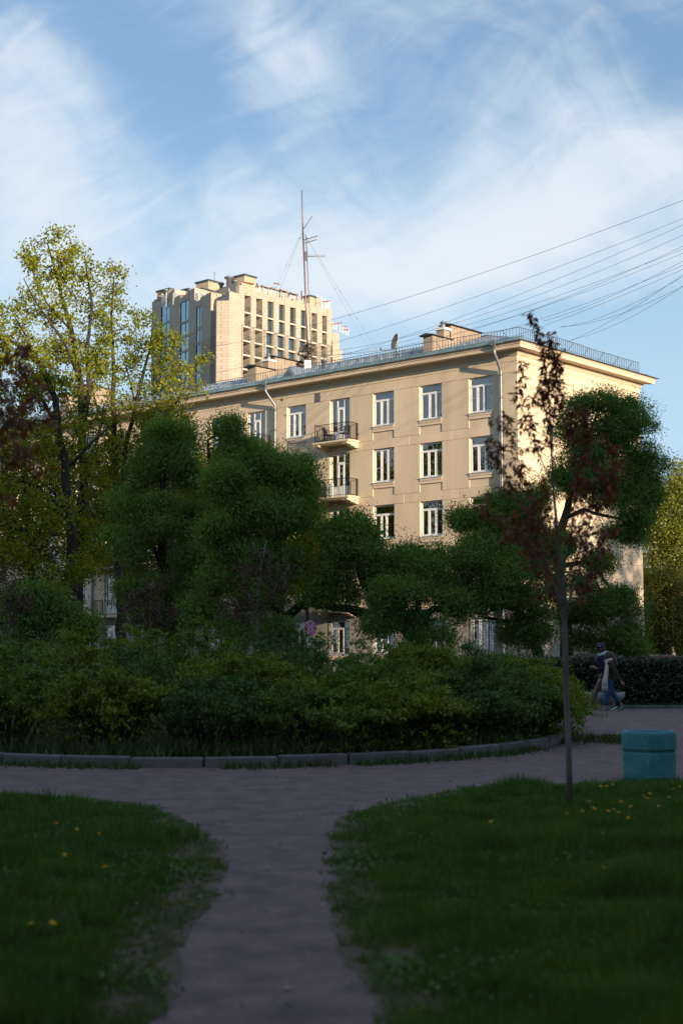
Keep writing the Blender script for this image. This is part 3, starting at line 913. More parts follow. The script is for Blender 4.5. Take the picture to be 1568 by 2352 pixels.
# ------------------------------------------------------------------ high-rise behind
def tile_mat(name, col):
    m, nt, N, Lk, b = nodes(name)
    b.inputs['Roughness'].default_value = .8; b.inputs['Specular IOR Level'].default_value = .3
    tc = N.new('ShaderNodeTexCoord'); mp = N.new('ShaderNodeMapping'); mp.inputs['Rotation'].default_value = (PI / 2, 0, 0)
    sep = N.new('ShaderNodeSeparateXYZ'); Lk.new(tc.outputs['Object'], sep.inputs[0])
    ad = N.new('ShaderNodeMath'); ad.operation = 'ADD'; Lk.new(sep.outputs[0], ad.inputs[0]); Lk.new(sep.outputs[1], ad.inputs[1])
    cb = N.new('ShaderNodeCombineXYZ'); Lk.new(ad.outputs[0], cb.inputs[0]); Lk.new(sep.outputs[2], cb.inputs[1])
    br = N.new('ShaderNodeTexBrick'); br.inputs['Scale'].default_value = 1.0; br.inputs['Brick Width'].default_value = 1.2; br.inputs['Row Height'].default_value = .6
    br.inputs['Mortar Size'].default_value = .02; br.offset = .5
    br.inputs['Color1'].default_value = (*[c * .94 for c in col], 1); br.inputs['Color2'].default_value = (*[min(1, c * 1.05) for c in col], 1); br.inputs['Mortar'].default_value = (*[c * .55 for c in col], 1)
    Lk.new(cb.outputs[0], br.inputs['Vector']); Lk.new(br.outputs[0], b.inputs['Base Color'])
    return m
STONE = tile_mat('stone_cladding', (.43, .375, .305))
SLAB = mat('pale_ledge', (.52, .48, .42), .7)
OCHRE = mat('loggia_render', (.46, .37, .25), .9, var=.05)
TGLASS = glass_mat('tower_glass', (.25, .42, .48), 5.5, .02, .10, gcol=(.62, .86, .95))
TFRAME = mat('dark_window_frame', (.06, .09, .10), .5, .3)
TDARK = mat('tower_interior', (.035, .05, .055), .9)
SPAND = mat('spandrel_glass', (.03, .05, .06), .2)
A0 = at(548, 655, 300)
TWR = empty('high_rise', (A0[0], A0[1], 0), TH)
tag(TWR, 'tall pale stone tower with strip windows and unfinished roof, far behind the block', 'high-rise')
ZT = A0[2]
FL = 3.12
WCACHE = {}
def t_window(w, h):
    k = (round(w, 2), round(h, 2))
    if k not in WCACHE:
        b = MB(); t = .09
        for (a, c, z0, z1) in ((-w / 2, -w / 2 + t, 0, h), (w / 2 - t, w / 2, 0, h), (-w / 2 + t, w / 2 - t, 0, t), (-w / 2 + t, w / 2 - t, h - t, h), (-.05 + w * .08, .05 + w * .08, t, h - t)):
            b.box((a, -.06, z0), (c, .04, z1))
        p = MB(); p.add([(-w / 2 + t, 0, t), (w / 2 - t, 0, t), (w / 2 - t, 0, h - t), (-w / 2 + t, 0, h - t)], [(0, 1, 2, 3)])
        d = MB(); d.add([(-w / 2, .5, 0), (w / 2, .5, 0), (w / 2, .5, h), (-w / 2, .5, h)], [(0, 1, 2, 3)])
        bl_ = MB(); bl_.box((-w / 2 + t, .12, t), (w * .05, .14, h * .97))
        WCACHE[k] = (b.mesh('window', TFRAME), p.mesh('pane', TGLASS), d.mesh('interior', TDARK), bl_.mesh('blind', SLAB))
    return WCACHE[k]
trng = random.Random(11)
def run(origin, ang, segs, ztop, zbot, top_h=3.7, depth=2.6, spec_top=True, flute=True, ledge=True, rake=1.0):
    """A straight piece of facade. segs: ('p', width) pilaster, ('w', width) window strip, ('l', width) loggia strip."""
    ca, sa = math.cos(ang), math.sin(ang)
    def T(pts): return [(origin[0] + x * ca - y * sa, origin[1] + x * sa + y * ca, z) for x, y, z in pts]
    def tb(mb, a, b):
        t = MB(); t.box(a, b); mb.add(T(t.v), t.f)
    zs = [ztop - 1.75 - top_h]                           # sills of each storey
    while zs[-1] > zbot + FL: zs.append(zs[-1] - FL)
    x = 0.0
    for kind, w in segs:
        if kind == 'p':
            zsplit = zs[1] if len(zs) > 1 else zbot
            b = MB()
            t = MB()                                        # upper part, slightly raked front
            t.add([(x, -.15 * rake - .05, zsplit), (x + w, -.55 * rake - .05, zsplit), (x + w, depth, zsplit), (x, depth, zsplit), (x, -.15 * rake - .05, ztop), (x + w, -.55 * rake - .05, ztop + .15), (x + w, depth, ztop), (x, depth, ztop)],
                  [(3, 2, 1, 0), (4, 5, 6, 7), (0, 1, 5, 4), (1, 2, 6, 5), (2, 3, 7, 6), (3, 0, 4, 7)])
            b.add(T(t.v), t.f)
            n = max(1, round(w / .42)) if flute else 1
            tb(b, (x + .02, .12, 0), (x + w - .02, depth, zsplit - .003))
            for i in range(n): tb(b, (x + w * (i + .18) / n, (-.2 - .12 * i / n) * (rake * .6 + .4), zbot - 3), (x + w * (i + .82) / n, .118, zsplit - .004))
            b.build('pilaster', STONE, TWR)
        else:
            b = MB()
            # top band, hollowed towards the left
            t = MB()
            N_ = 5
            for i in range(N_):
                u0, u1 = x + w * i / N_, x + w * (i + 1) / N_
                d0 = .38 * math.sin(PI * (i / N_) ** .7) - .1; d1 = .38 * math.sin(PI * ((i + 1) / N_) ** .7) - .1
                h0 = -.25 * math.sin(PI * i / N_); h1 = -.25 * math.sin(PI * (i + 1) / N_)
                t.add([(u0, d0, ztop - 1.75), (u1, d1, ztop - 1.75), (u1, depth, ztop - 1.75), (u0, depth, ztop - 1.75), (u0, d0, ztop + h0), (u1, d1, ztop + h1), (u1, depth, ztop + h1), (u0, depth, ztop + h0)],
                      [(3, 2, 1, 0), (4, 5, 6, 7), (0, 1, 5, 4)])
            b.add(T(t.v), t.f)
            b.build('parapet', STONE, TWR)
            for i, z in enumerate(zs):
                b = MB(); tb(b, (x - .0, -.15 if ledge else .1, z - .36), (x + w, depth, z - .02))
                b.build('ledge', SLAB if ledge else STONE, TWR)
            back = MB(); tb(back, (x, depth - .15, zbot - 3), (x + w, depth, ztop - 1.75)); back.build('loggia_wall' if kind == 'l' else 'bay_wall', OCHRE if kind == 'l' else TDARK, TWR)
            for i, z in enumerate(zs):
                h = (top_h if i == 0 else FL - .36) + .02
                if kind == 'w':
                    fm, pm_, dm, bm_ = t_window(w, h)
                    lo = T([(x + w / 2, .15 + .4 * rake, z - .02)])[0]
                    wo = link('window', fm, TWR, loc=lo, rz=ang)
                    p = link('pane', pm_, wo, loc=(0, 0, 0)); p.rotation_euler = (R(trng.uniform(-.6, .6)), 0, R(trng.uniform(-1.2, 1.2)))
                    link('interior', dm, wo, loc=(0, 0, 0))
                    if trng.random() < .5: link('blind', bm_, wo, loc=(0, 0, 0))
                else:
                    r = MB()
                    for j in range(8):
                        xx = x + .08 + (w - .16) * j / 7; tb(r, (xx - .015, .02, z), (xx + .015, .05, z + 1.15))
                    tb(r, (x + .05, .0, z + 1.12), (x + w - .05, .07, z + 1.2)); tb(r, (x + .05, .0, z + .05), (x + w - .05, .07, z + .1))
                    bo = r.build('balcony_railing', TFRAME, TWR)
                    if trng.random() < .7:
                        d = MB(); tb(d, (x + w * .45, depth - .2, z), (x + w * .95, depth - .151, z + 2.2)); d.build('balcony_door', SPAND, TWR)
        x += w
    return x
ZB = 42.0
seg = [('p', 1.25)]
for i in range(8): seg += [('l' if i in (0, 1, 6, 7) else 'w', 2.35 if i < 7 else 2.1), ('p', 1.2)]
xr = run((0, 0), 0.0, seg, ZT, ZB)
run((xr + .2, 2.0), 0.0, [('p', .8), ('w', 2.0), ('p', 1.9)], ZT - 4.6, ZB)
run((xr + 4.9, 5.0), 0.0, [('p', 1.7), ('l', 1.4), ('p', 1.3)], ZT - 7.6, ZB)
def tbody(name, poly, z0, z1, m):
    b = MB(); b.prism(poly, z0, z1); return b.build(name, m, TWR)
tbody('tower_core', [(.6, 2.5), (xr, 2.5), (xr, 8), (.6, 7)], 0, ZT - .9, STONE)
tbody('tower_core', [(xr + .2, 4.5), (xr + 4.9, 4.5), (xr + 4.9, 16), (xr + .2, 16)], 0, ZT - 5.4, STONE)
tbody('tower_core', [(xr + 4.9, 7.5), (xr + 9.2, 7.5), (xr + 9.2, 16), (xr + 4.9, 16)], 0, ZT - 8.4, STONE)
# left return of the tall wing, set back, with a dark strip window
tbody('side_wall', [(-.02, .3), (.58, .3), (.58, 6.9), (-.02, 6.9)], 0, ZT - .1, STONE)
b = MB(); b.box((-.06, 1.6, ZT - 4.4), (-.021, 6.2, ZT - 2.4)); b.build('strip_window', SPAND, TWR)
# lower rounded wing on the left
def tl(px, Y):
    p = at(px, 700, Y)
    d = np.array([p[0] - A0[0], p[1] - A0[1]])
    return d @ D_END, d @ D_FAC
def facet(pxa, Ya, pxb, Yb, segs, zpx, **k):
    a, b_ = tl(pxa, Ya), tl(pxb, Yb)
    ang = math.atan2(b_[1] - a[1], b_[0] - a[0])
    L = math.hypot(b_[0] - a[0], b_[1] - a[1])
    tot = sum(w for _, w in segs)
    zt = at(pxa, zpx, Ya)[2]
    run(a, ang, [(t, w * L / tot) for t, w in segs], zt, ZB, ledge=False, rake=0.0, **k)
    return a, b_
f1 = facet(350, 312, 401, 301, [('p', 2.0), ('w', 1.9), ('p', 1.0)], 694, top_h=4.4)
f2 = facet(401, 301, 447, 293, [('p', 1.3), ('w', 1.9), ('p', 1.2)], 684, top_h=4.4)
f3 = facet(447, 293, 485, 286.5, [('p', .4), ('w', 1.1), ('p', 2.2)], 690, top_h=4.4)
f4 = facet(479, 291, 493, 288, [('p', .1), ('w', 1.0), ('p', .3)], 705, top_h=4.4)
f5 = facet(493, 287, 527, 281, [('p', 1.2), ('p', 1.2), ('p', 1.2)], 688)
f6 = facet(527, 281, 547, 291, [('p', .35), ('w', 1.2), ('p', .3)], 690)
tbody('tower_core', [(f1[0][0] + 2.6, f1[0][1] + 1.2), (f2[0][0] + 2.6, f2[0][1] - .2), (f2[1][0] + 2.4, f2[1][1] - .4), (f3[1][0] + 2.6, f3[1][1] + .5), (f5[1][0] + 2.4, f5[1][1] + .6), (f6[1][0] + .2, f6[1][1] + 3), (16, 16), (f1[0][0] + 12, f1[0][1] + 10)], 0, at(400, 697, 301)[2], STONE)
# roof clutter: huts, cowls, bare cladding rails and painted beams
def hut(px, py, Y, w, d, h):
    p = tl(px, Y); z = at(px, py, Y)[2]
    b = MB(); b.box((p[0] - w / 2, p[1] - d / 2, z - h), (p[0] + w / 2, p[1] + d / 2, z - .35)); o = b.build('roof_hut', OCHRE if w < 4.5 else STONE, TWR)
    b = MB(); b.box((p[0] - w / 2 - .25, p[1] - d / 2 - .25, z - .347), (p[0] + w / 2 + .25, p[1] + d / 2 + .25, z)); b.build('hut_roof', TFRAME, o)
hut(388, 668, 309, 3.4, 4, 5); hut(432, 668, 307, 3.2, 3.4, 5); hut(468, 669, 305, 4.6, 4, 6); hut(480, 649, 312, 4.2, 4, 5); hut(559, 636, 304, 3.4, 4, 4.2); hut(712, 683, 322, 3.4, 3, 3.5)
def cowl(px, py, Y, r, h):
    p = tl(px, Y); z = at(px, py, Y)[2]
    b = MB(); b.lathe([(r, -h), (r, -.75), (r * 1.75, -.55), (r * 1.75, -.3), (r * 1.2, -.12), (.05, 0)], (p[0], p[1], z), 14); b.build('roof_cowl', M['zinc'], TWR)
cowl(526, 634, 303, .62, 4.5); cowl(382, 663, 307, .45, 3); cowl(391, 663, 307, .4, 3); cowl(437, 663, 305, .4, 3); cowl(464, 662, 305, .5, 3); cowl(473, 662, 305, .5, 3); cowl(540, 642, 303, .45, 3); cowl(508, 648, 306, .4, 3)
for (px, py, Y) in ((590, 652, 308), (610, 655, 309), (630, 660, 311), (652, 664, 313), (675, 671, 316)):
    p = tl(px, Y); z = at(px, py, Y)[2]
    b = MB()
    for dx in (-.9, .9):
        for dy in (0, 1.4): b.box((p[0] + dx - .1, p[1] + dy, z - 3), (p[0] + dx + .1, p[1] + dy + .2, z - .5))
    b.box((p[0] - 1.1, p[1] - .2, z - 1.7), (p[0] + 1.1, p[1] + 1.8, z - .9)); b.box((p[0] - 1.2, p[1] - .3, z - .5), (p[0] + 1.2, p[1] + 1.9, z - .2))
    b.build('air_handler', mat('unit_grey', (.32, .30, .28), .7) if px == 590 else bpy.data.materials['unit_grey'], TWR)
b = MB()
def stud_row(pxa, pya, Ya, pxb, pyb, Yb, n, h):
    for i in range(n):
        t = i / max(1, n - 1)
        if trng.random() < .12: continue
        px, Y, py = pxa + (pxb - pxa) * t, Ya + (Yb - Ya) * t, pya + (pyb - pya) * t
        p = tl(px, Y); z = at(px, py, Y)[2]; hh = h * trng.uniform(.8, 1.15)
        b.box((p[0] - .055, p[1] - .055, z - .8), (p[0] + .055, p[1] + .055, z + hh))
stud_row(372, 698, 306, 382, 697, 304, 5, 2.2); stud_row(398, 692, 301.3, 412, 688, 300, 8, 1.9); stud_row(436, 692, 295.5, 456, 694, 292, 10, 2.2); stud_row(462, 698, 291.5, 484, 706, 288, 9, 2.3)
stud_row(489, 704, 290, 500, 698, 287, 6, 2.0); stud_row(526, 688, 282, 547, 704, 291, 9, 2.0); stud_row(556, 655, 301, 600, 668, 306, 22, .7); stud_row(604, 666, 306.6, 700, 690, 319, 44, .5)
stud_row(728, 704, 320, 757, 712, 324, 11, 2.4); stud_row(764, 748, 327, 800, 764, 333, 12, .9)
tag(b.build('cladding_rail', M['whitep'], TWR), kind='stuff')
for (x0, y0, Y0, x1, y1, Y1) in ((356, 689, 310, 400, 690, 303), (362, 682, 309, 395, 687, 303), (392, 690, 303, 393, 668, 304), (410, 672, 303, 430, 683, 301), (402, 669, 303, 425, 682, 302), (448, 668, 301, 435, 681, 301),
                         (455, 667, 301, 437, 681, 301), (483, 674, 301, 462, 687, 300), (476, 675, 301, 466, 684, 300), (519, 686, 297, 526, 676, 298), (558, 648, 301, 583, 652, 303), (628, 650, 308, 642, 653, 309), (728, 695, 321, 757, 691, 323),
                         (735, 690, 321, 735, 712, 321), (762, 745, 327, 786, 741, 329), (784, 757, 331, 800, 757, 332), (782, 751, 331, 796, 750, 332), (692, 668, 315, 693, 690, 315), (590, 650, 304, 592, 662, 304)):
    p, q = tl(x0, Y0), tl(x1, Y1)
    bb = MB(); bb.beam((p[0], p[1], at(x0, y0, Y0)[2]), (q[0], q[1], at(x1, y1, Y1)[2]), .2); bb.build('painted_beam', M['red'] if trng.random() < .75 else TFRAME, TWR)
b = MB(); p = tl(492, 308); z = at(492, 650, 308)[2]; b.tube([(p[0], p[1], z), (p[0], p[1], z + 2.5)], .06, 5); b.beam((p[0] - .2, p[1], z + 2.2), (p[0] + .3, p[1], z + 2.3), .08); b.build('lightning_rod', M['rail'], TWR)
# ------------------------------------------------------------------ ground
def poly_sheet(name, pts, z, m, kind='structure'):
    b = MB(); b.add([(x, y, z) for x, y in pts], [tuple(range(len(pts)))])
    o = b.build(name, m)
    o['kind'] = kind
    return o
GRAVEL = mat('red_gravel', (.125, .090, .095), .95, col2=(.235, .170, .174), scale=3.1, bump=1.0, bscale=60, detail=12, spec=.2)
SOIL = mat('lawn_soil', (.035, .055, .018), .95, col2=(.06, .065, .03), scale=2.2, bump=.5, bscale=20, spec=.1)
DIRT = mat('ground_dirt', (.05, .055, .03), .95, col2=(.09, .075, .05), scale=.6, spec=.1)
ASPH = mat('asphalt', (.05, .05, .052), .9, var=.25, scale=5, bump=.3, bscale=60)
KERB = mat('kerb_concrete', (.125, .14, .142), .9, var=.22, scale=3.5, bump=.4, bscale=30, obj=.10, spec=.2)
def quad_sheet(name, x0, x1, y0, y1, z, m):
    return poly_sheet(name, [(x0, y0), (x1, y0), (x1, y1), (x0, y1)], z, m)
quad_sheet('ground', -1500, 1500, -600, 2500, -.03, DIRT)
quad_sheet('gravel_path', -60, 40, -40, 39.7, 0.0, GRAVEL)
quad_sheet('road', -90, 80, 47, 70, -.012, ASPH)
prng2 = random.Random(21)
LEFT_PX = [(0, 1822), (175, 1834), (320, 1847), (400, 1876), (468, 1911), (494, 1981), (480, 2081), (415, 2131), (378, 2231), (352, 2340)]
RIGHT_PX = [(1568, 1795), (1434, 1799), (1284, 1806), (1064, 1812), (984, 1827), (859, 1853), (790, 1884), (774, 1956), (769, 2031), (799, 2106), (834, 2206), (884, 2340)]
def jag(pts, amp, step=.12):
    out = []
    for i in range(len(pts) - 1):
        p, q = np.array(pts[i]), np.array(pts[i + 1])
        L = np.linalg.norm(q - p); n = max(1, int(L / step)); nrm = np.array([-(q - p)[1], (q - p)[0]]) / max(L, 1e-6)
        for k in range(n): out.append(tuple(p + (q - p) * k / n + nrm * prng2.uniform(-amp, amp)))
    out.append(tuple(pts[-1])); return out
LP = [tuple(ground_at(*p)[:2]) for p in LEFT_PX]
RP = [tuple(ground_at(*p)[:2]) for p in RIGHT_PX]
left_poly = [(-16, 15.5), (-9, 15.6)] + jag(LP, .07) + [(-.9, 3.5), (-.9, -3), (-16, -3)]
right_poly = [(16, 17.9), (8.5, 17.6)] + jag(RP, .07) + [(.45, 3.5), (.45, -3), (16, -3)]
poly_sheet('lawn', left_poly, .008, SOIL); poly_sheet('lawn', right_poly, .008, SOIL)
WORN = mat('worn_turf', (.065, .070, .036), .95, col2=(.150, .112, .100), scale=5.0, bump=.6, bscale=40, detail=8, spec=.1)
def worn_strip(pl, name):
    P = np.array(pl); out, inn = [], []
    q = [P[0]]
    for i in range(len(P) - 1):
        n = max(1, int(np.linalg.norm(P[i + 1] - P[i]) / .10))
        for k in range(1, n + 1): q.append(P[i] + (P[i + 1] - P[i]) * k / n)
    q = np.array(q); t = np.gradient(q, axis=0); nn = np.stack([-t[:, 1], t[:, 0]], 1); nn /= np.linalg.norm(nn, axis=1, keepdims=True)
    vs = []
    for i in range(len(q)):
        a = .02 + .07 * prng2.random() + .035 * math.sin(i * .13); b_ = .18 + .2 * prng2.random()
        vs += [(*(q[i] + nn[i] * a * SIDE), .0035), (*(q[i] - nn[i] * b_ * SIDE), .012)]
    m = MB(); m.add(vs, [(2 * i, 2 * i + 1, 2 * i + 3, 2 * i + 2) for i in range(len(q) - 1)])
    o = m.build(name, WORN); o['kind'] = 'structure'
SIDE = 1; worn_strip(LP, 'worn_turf'); SIDE = -1; worn_strip(RP, 'worn_turf')
# island bed
BX, BY, BA, BB = -2.2, 28.0, 6.4, 8.55
def bed_pt(a, k=1.0): return (BX + BA * k * math.cos(a), BY + BB * k * math.sin(a))
poly_sheet('flower_bed', [bed_pt(2 * PI * i / 60, .985) for i in range(60)], .095, SOIL)
kerb = empty('kerb'); kerb['kind'] = 'structure'
a = R(-178)
while a < R(60):
    w = 1.0 / math.hypot(BA * math.sin(a), BB * math.cos(a))
    p, q = np.array(bed_pt(a)), np.array(bed_pt(a + w * .985))
    d = (q - p) / np.linalg.norm(q - p); n = np.array([d[1], -d[0]])
    L = np.linalg.norm(q - p)
    b = MB(); b.bevbox((.004, -.07, -.05), (L - .003, .07, .145 + prng2.uniform(-.012, .012)), .02)
    o = b.build('kerb_stone', KERB, kerb, loc=(p[0], p[1], 0), rz=math.atan2(d[1], d[0]) + prng2.uniform(-.012, .012))
    o.rotation_euler[0] = prng2.uniform(-.03, .03)
    a += w
kerb2 = empty('kerb', (5, 39.85, 0)); kerb2['kind'] = 'structure'
for i in range(14):
    b = MB(); b.bevbox((.004, 0, -.05), (.99, .12, .07 + prng2.uniform(-.01, .01)), .015); b.build('kerb_stone', KERB, kerb2, loc=(i - 1.0, prng2.uniform(-.02, .02), 0))

def in_poly(P, poly):
    x, y = P[:, 0], P[:, 1]; c = np.zeros(len(P), bool)
    n = len(poly); px = np.array([p[0] for p in poly]); py = np.array([p[1] for p in poly]); j = n - 1
    for i in range(n):
        cond = ((py[i] > y) != (py[j] > y)) & (x < (px[j] - px[i]) * (y - py[i]) / (py[j] - py[i] + 1e-12) + px[i])
        c ^= cond; j = i
    return c
class VNoise:
    def __init__(s, seed, n=64): s.g = np.random.default_rng(seed).random((n, n)); s.n = n
    def __call__(s, x, y):
        x, y = np.asarray(x), np.asarray(y)
        xi, yi = np.floor(x).astype(int), np.floor(y).astype(int); fx, fy = x - xi, y - yi
        fx = fx * fx * (3 - 2 * fx); fy = fy * fy * (3 - 2 * fy); n = s.n; g = s.g
        return (g[xi % n, yi % n] * (1 - fx) + g[(xi + 1) % n, yi % n] * fx) * (1 - fy) + (g[xi % n, (yi + 1) % n] * (1 - fx) + g[(xi + 1) % n, (yi + 1) % n] * fx) * fy
vn = VNoise(4); vn2 = VNoise(9)
def blades(P, z0, hs, ws, rng, lean=.5):
    n = len(P)
    an = rng.uniform(0, 2 * PI, n); ln = rng.uniform(0, 2 * PI, n)
    h = hs * rng.uniform(.55, 1.4, n); w = ws * rng.uniform(.7, 1.4, n)
    base = np.stack([P[:, 0], P[:, 1], np.full(n, z0)], 1)
    t = np.stack([np.cos(an) * w / 2, np.sin(an) * w / 2, np.zeros(n)], 1)
    tip = base + np.stack([np.cos(ln) * h * lean * rng.random(n), np.sin(ln) * h * lean * rng.random(n), h], 1)
    return np.stack([base - t, base + t, tip], 1).reshape(-1, 3)
GRASS = leaf_mat('grass_blade', (.032, .098, .017), (.100, .195, .030), .30, .02, scale=2.2)
def grass(poly, n, seed, name):
    r = np.random.default_rng(seed)
    xs = [p[0] for p in poly]
    # more blades near the camera, over the wedge that is seen
    Y = 4.5 + (18.0 - 4.5) * r.random(n * 3) ** 1.25
    half = Y * .262 + .5
    X = r.uniform(-1, 1, n * 3) * half
    P = np.stack([X, Y], 1)
    j = np.stack([vn(X * 7, Y * 7) - .5, vn2(X * 7, Y * 7) - .5], 1) * .28
    ok = in_poly(P + j, poly)
    # thin, worn edges
    worn = vn(X * 1.6 + 30, Y * 1.6)
    edge = np.zeros(len(P))
    E = np.array(poly)
    pxy = LP if X[ok].mean() < 0 else RP
    dmin = np.full(len(P), 9.0)
    for i in range(len(pxy) - 1):
        a_, b_ = np.array(pxy[i]), np.array(pxy[i + 1]); d = b_ - a_
        t = np.clip(((P - a_) @ d) / (d @ d), 0, 1); q = a_ + t[:, None] * d
        dmin = np.minimum(dmin, np.hypot(*(P - q).T))
    keep = np.clip(dmin / .55 + (worn - .5) * .9, 0.16, 1)
    ok &= r.random(len(P)) < keep * (.25 + .75 * np.clip((vn2(P[:, 0] * 3.1 + 17, P[:, 1] * 3.1) - .18) * 4, 0, 1))
    P = P[ok][:n]; dm = dmin[ok][:n]
    h = .028 + .045 * np.clip(dm / .7, 0, 1) * (.3 + 1.2 * vn2(P[:, 0] * 2.6, P[:, 1] * 2.6)) + .16 * np.clip(vn(P[:, 0] * 1.5 + 9, P[:, 1] * 1.5) - .62, 0, 1) * 2
    w = .006 + .0008 * (P[:, 1] - 4)
    nt = 170
    inside = P[dm > .4]; tc_ = inside[r.integers(0, len(inside), nt)]; tp = np.repeat(tc_, 70, 0) + r.normal(0, .05, (nt * 70, 2)) * np.repeat(r.uniform(.5, 1.6, (nt, 1)), 70, 0)
    P = np.concatenate([P, tp]); h = np.concatenate([h, np.repeat(r.uniform(.07, .15, nt), 70)]); w = np.concatenate([w, .006 + .0008 * (tp[:, 1] - 4)])
    me = np_mesh(name, blades(P, .006, h, w, r, .9), 3, GRASS)
    o = link(name, me); o['kind'] = 'stuff'; return o
grass(left_poly, 120000, 1, 'grass'); grass(right_poly, 190000, 2, 'grass')
# clover and dandelion leaves lying in the grass
CLOVER = leaf_mat('clover_leaf', (.045, .12, .028), (.09, .20, .04), .2, .03, scale=1.5)
r = np.random.default_rng(33); n = 60000
Y = 5 + 13 * r.random(n); X = r.uniform(-1, 1, n) * (Y * .262 + .4)
ok = (vn(X * 1.3 + 50, Y * 1.3) + .25 * r.random(n) > .78) & (in_poly(np.stack([X, Y], 1), left_poly) | in_poly(np.stack([X, Y], 1), right_poly))
P = np.stack([X, Y, .03 + .03 * r.random(n)], 1)[ok][:6500]
o = link('clover', np_mesh('clover', leaves_arr(P, .034, .024, r, flat=2.5), 4, CLOVER)); o['kind'] = 'stuff'
# weeds along the kerb and on the bed
WEED = leaf_mat('weed_leaf', (.028, .065, .016), (.06, .12, .025), .3, .04)
r = np.random.default_rng(8)
n = 9000
an = r.uniform(R(-175), R(62), n); side = r.random(n)
k = np.where(side < .6, r.uniform(.90, .975, n), 1.0 + np.abs(r.normal(0, .022, n)) + .012)
dens = vn(an * 9, 0 * an)
okk = (side < .6) | (dens > .52)
P = np.stack([BX + BA * k * np.cos(an), BY + BB * k * np.sin(an)], 1)[okk]
hh = (np.where(side < .6, .22, .10))[okk]
z0 = np.where(side < .6, .10, 0.0)[okk]
v = blades(P, 0, hh, .03, r, .9).reshape(-1, 3, 3); v[:, :, 2] += z0[:, None]
o = link('weeds', np_mesh('weeds', v.reshape(-1, 3), 3, WEED)); o['kind'] = 'stuff'
P = np.stack([r.normal(4.75, .35, 900), r.normal(25.2, .45, 900)], 1)
P2 = np.stack([r.uniform(5.2, 14, 2500), r.normal(40.1, .10, 2500)], 1); P3 = np.stack([r.normal(3.9, .25, 500), r.normal(38.8, .3, 500)], 1)
o = link('weeds', np_mesh('weeds', blades(np.concatenate([P, P2, P3]), 0, np.concatenate([np.full(900, .10), np.full(2500, .12), np.full(500, .3)]), .03, r, .9), 3, WEED)); o['kind'] = 'stuff'
# pebbles, petals and specks on the gravel
r = np.random.default_rng(12)
n = 9000
Y = 5 + 33 * r.random(n) ** .8; X = r.uniform(-1, 1, n) * Y * .27
c = np.stack([X, Y, np.full(n, .006)], 1); s = r.uniform(.004, .014, (n, 1)) * (1 + 1.2 * (r.random((n, 1)) > .96))
b_ = np.stack([c + s * np.array(q) * r.uniform(.6, 1.4, (n, 3)) for q in ((-1, 0, 0), (0, -1, 0), (1, 0, 0), (0, 1, .0))], 1).reshape(-1, 3); b_[:, 2] = np.abs(b_[:, 2]) * 1 + .004
o = link('pebbles', np_mesh('pebbles', b_, 4, mat('pebble', (.17, .13, .13), .9, island=.8))); o['kind'] = 'stuff'
for nm, colr, cnt in (('petals', (.62, .6, .6), 90), ('dead_leaves', (.10, .07, .04), 420)):
    Y = 8 + 31 * r.random(cnt); X = r.uniform(-.6, 1, cnt) * Y * .27
    c = np.stack([X, Y, np.full(cnt, .012)], 1); s = r.uniform(.01, .03, (cnt, 1))
    v = np.stack([c + s * np.array(q) for q in ((-1, .3, 0), (-.2, -.6, .3), (1, -.2, .1), (.2, .7, .2))], 1).reshape(-1, 3)
    o = link(nm, np_mesh(nm, v, 4, mat(nm, colr, .8, island=.4))); o['kind'] = 'stuff'
# dandelions
DY = mat('dandelion_yellow', (.62, .33, .01), .8); DG = mat('dandelion_stem', (.06, .10, .03), .8)
b = MB(); b.lathe([(.004, 0), (.022, .006), (.026, .014), (.016, .022), (.003, .024)], (0, 0, 0), 9); dhead = b.mesh('flower_head', DY)
b = MB(); b.tube([(0, 0, 0), (.006, .004, .06), (.004, .01, .12)], .003, 4); dstem = b.mesh('stem', DG)
DPX = [(1378, 1805), (1392, 1806), (1405, 1801), (1476, 1826), (1484, 1833), (1490, 1822), (1545, 1812), (1560, 1806), (1535, 1830), (1352, 1840), (1362, 1856), (1395, 1862), (1408, 1858), (1420, 1865), (1448, 1852), (1425, 1840), (1300, 1868),
       (1442, 1878), (1510, 1850), (1530, 1886), (1548, 1905), (1336, 1862), (1383, 1914), (1490, 1988), (1384, 1992), (1126, 1887), (998, 1828), (128, 1890), (175, 1904), (226, 1914), (146, 1963), (240, 1990), (70, 2120), (118, 2120)]
for (px, py) in DPX:
    g = ground_at(px, py, .13)
    d = empty('dandelion', (g[0], g[1], 0)); tag(d, 'small yellow dandelion in the shaded grass', 'flower', 'dandelions in the lawn')
    link('stem', dstem, d); h = link('flower_head', dhead, d, loc=(.004, .01, .118)); h.rotation_euler = (prng2.uniform(-.5, .5), prng2.uniform(-.5, .5), 0); s = prng2.uniform(.55, .9); h.scale = (s, s, s)

# ------------------------------------------------------------------ trees
BARK = mat('dark_bark', (.045, .038, .032), .95, var=.4, scale=6, bump=.9, bscale=14, stretch=(1, 1, .3), spec=.2)
BARKL = mat('grey_bark', (.20, .19, .17), .9, col2=(.09, .085, .08), scale=5, bump=.5, bscale=30, stretch=(1, 1, .35), spec=.3)
BIRCHB = mat('birch_bark', (.30, .27, .22), .8, col2=(.06, .05, .045), scale=3, stretch=(1, 1, 1.6))
WILLOW = leaf_mat('willow_leaf', (.062, .150, .022), (.165, .290, .042), .38, .03, scale=.45)
LIME = leaf_mat('lime_leaf', (.135, .180, .012), (.33, .345, .030), .50, .015, scale=.4)
OLIVE = leaf_mat('olive_leaf', (.085, .115, .014), (.20, .20, .026), .42, .04, scale=.4)
BIRCH = leaf_mat('birch_leaf', (.13, .165, .016), (.28, .28, .030), .45, .05, scale=.4)
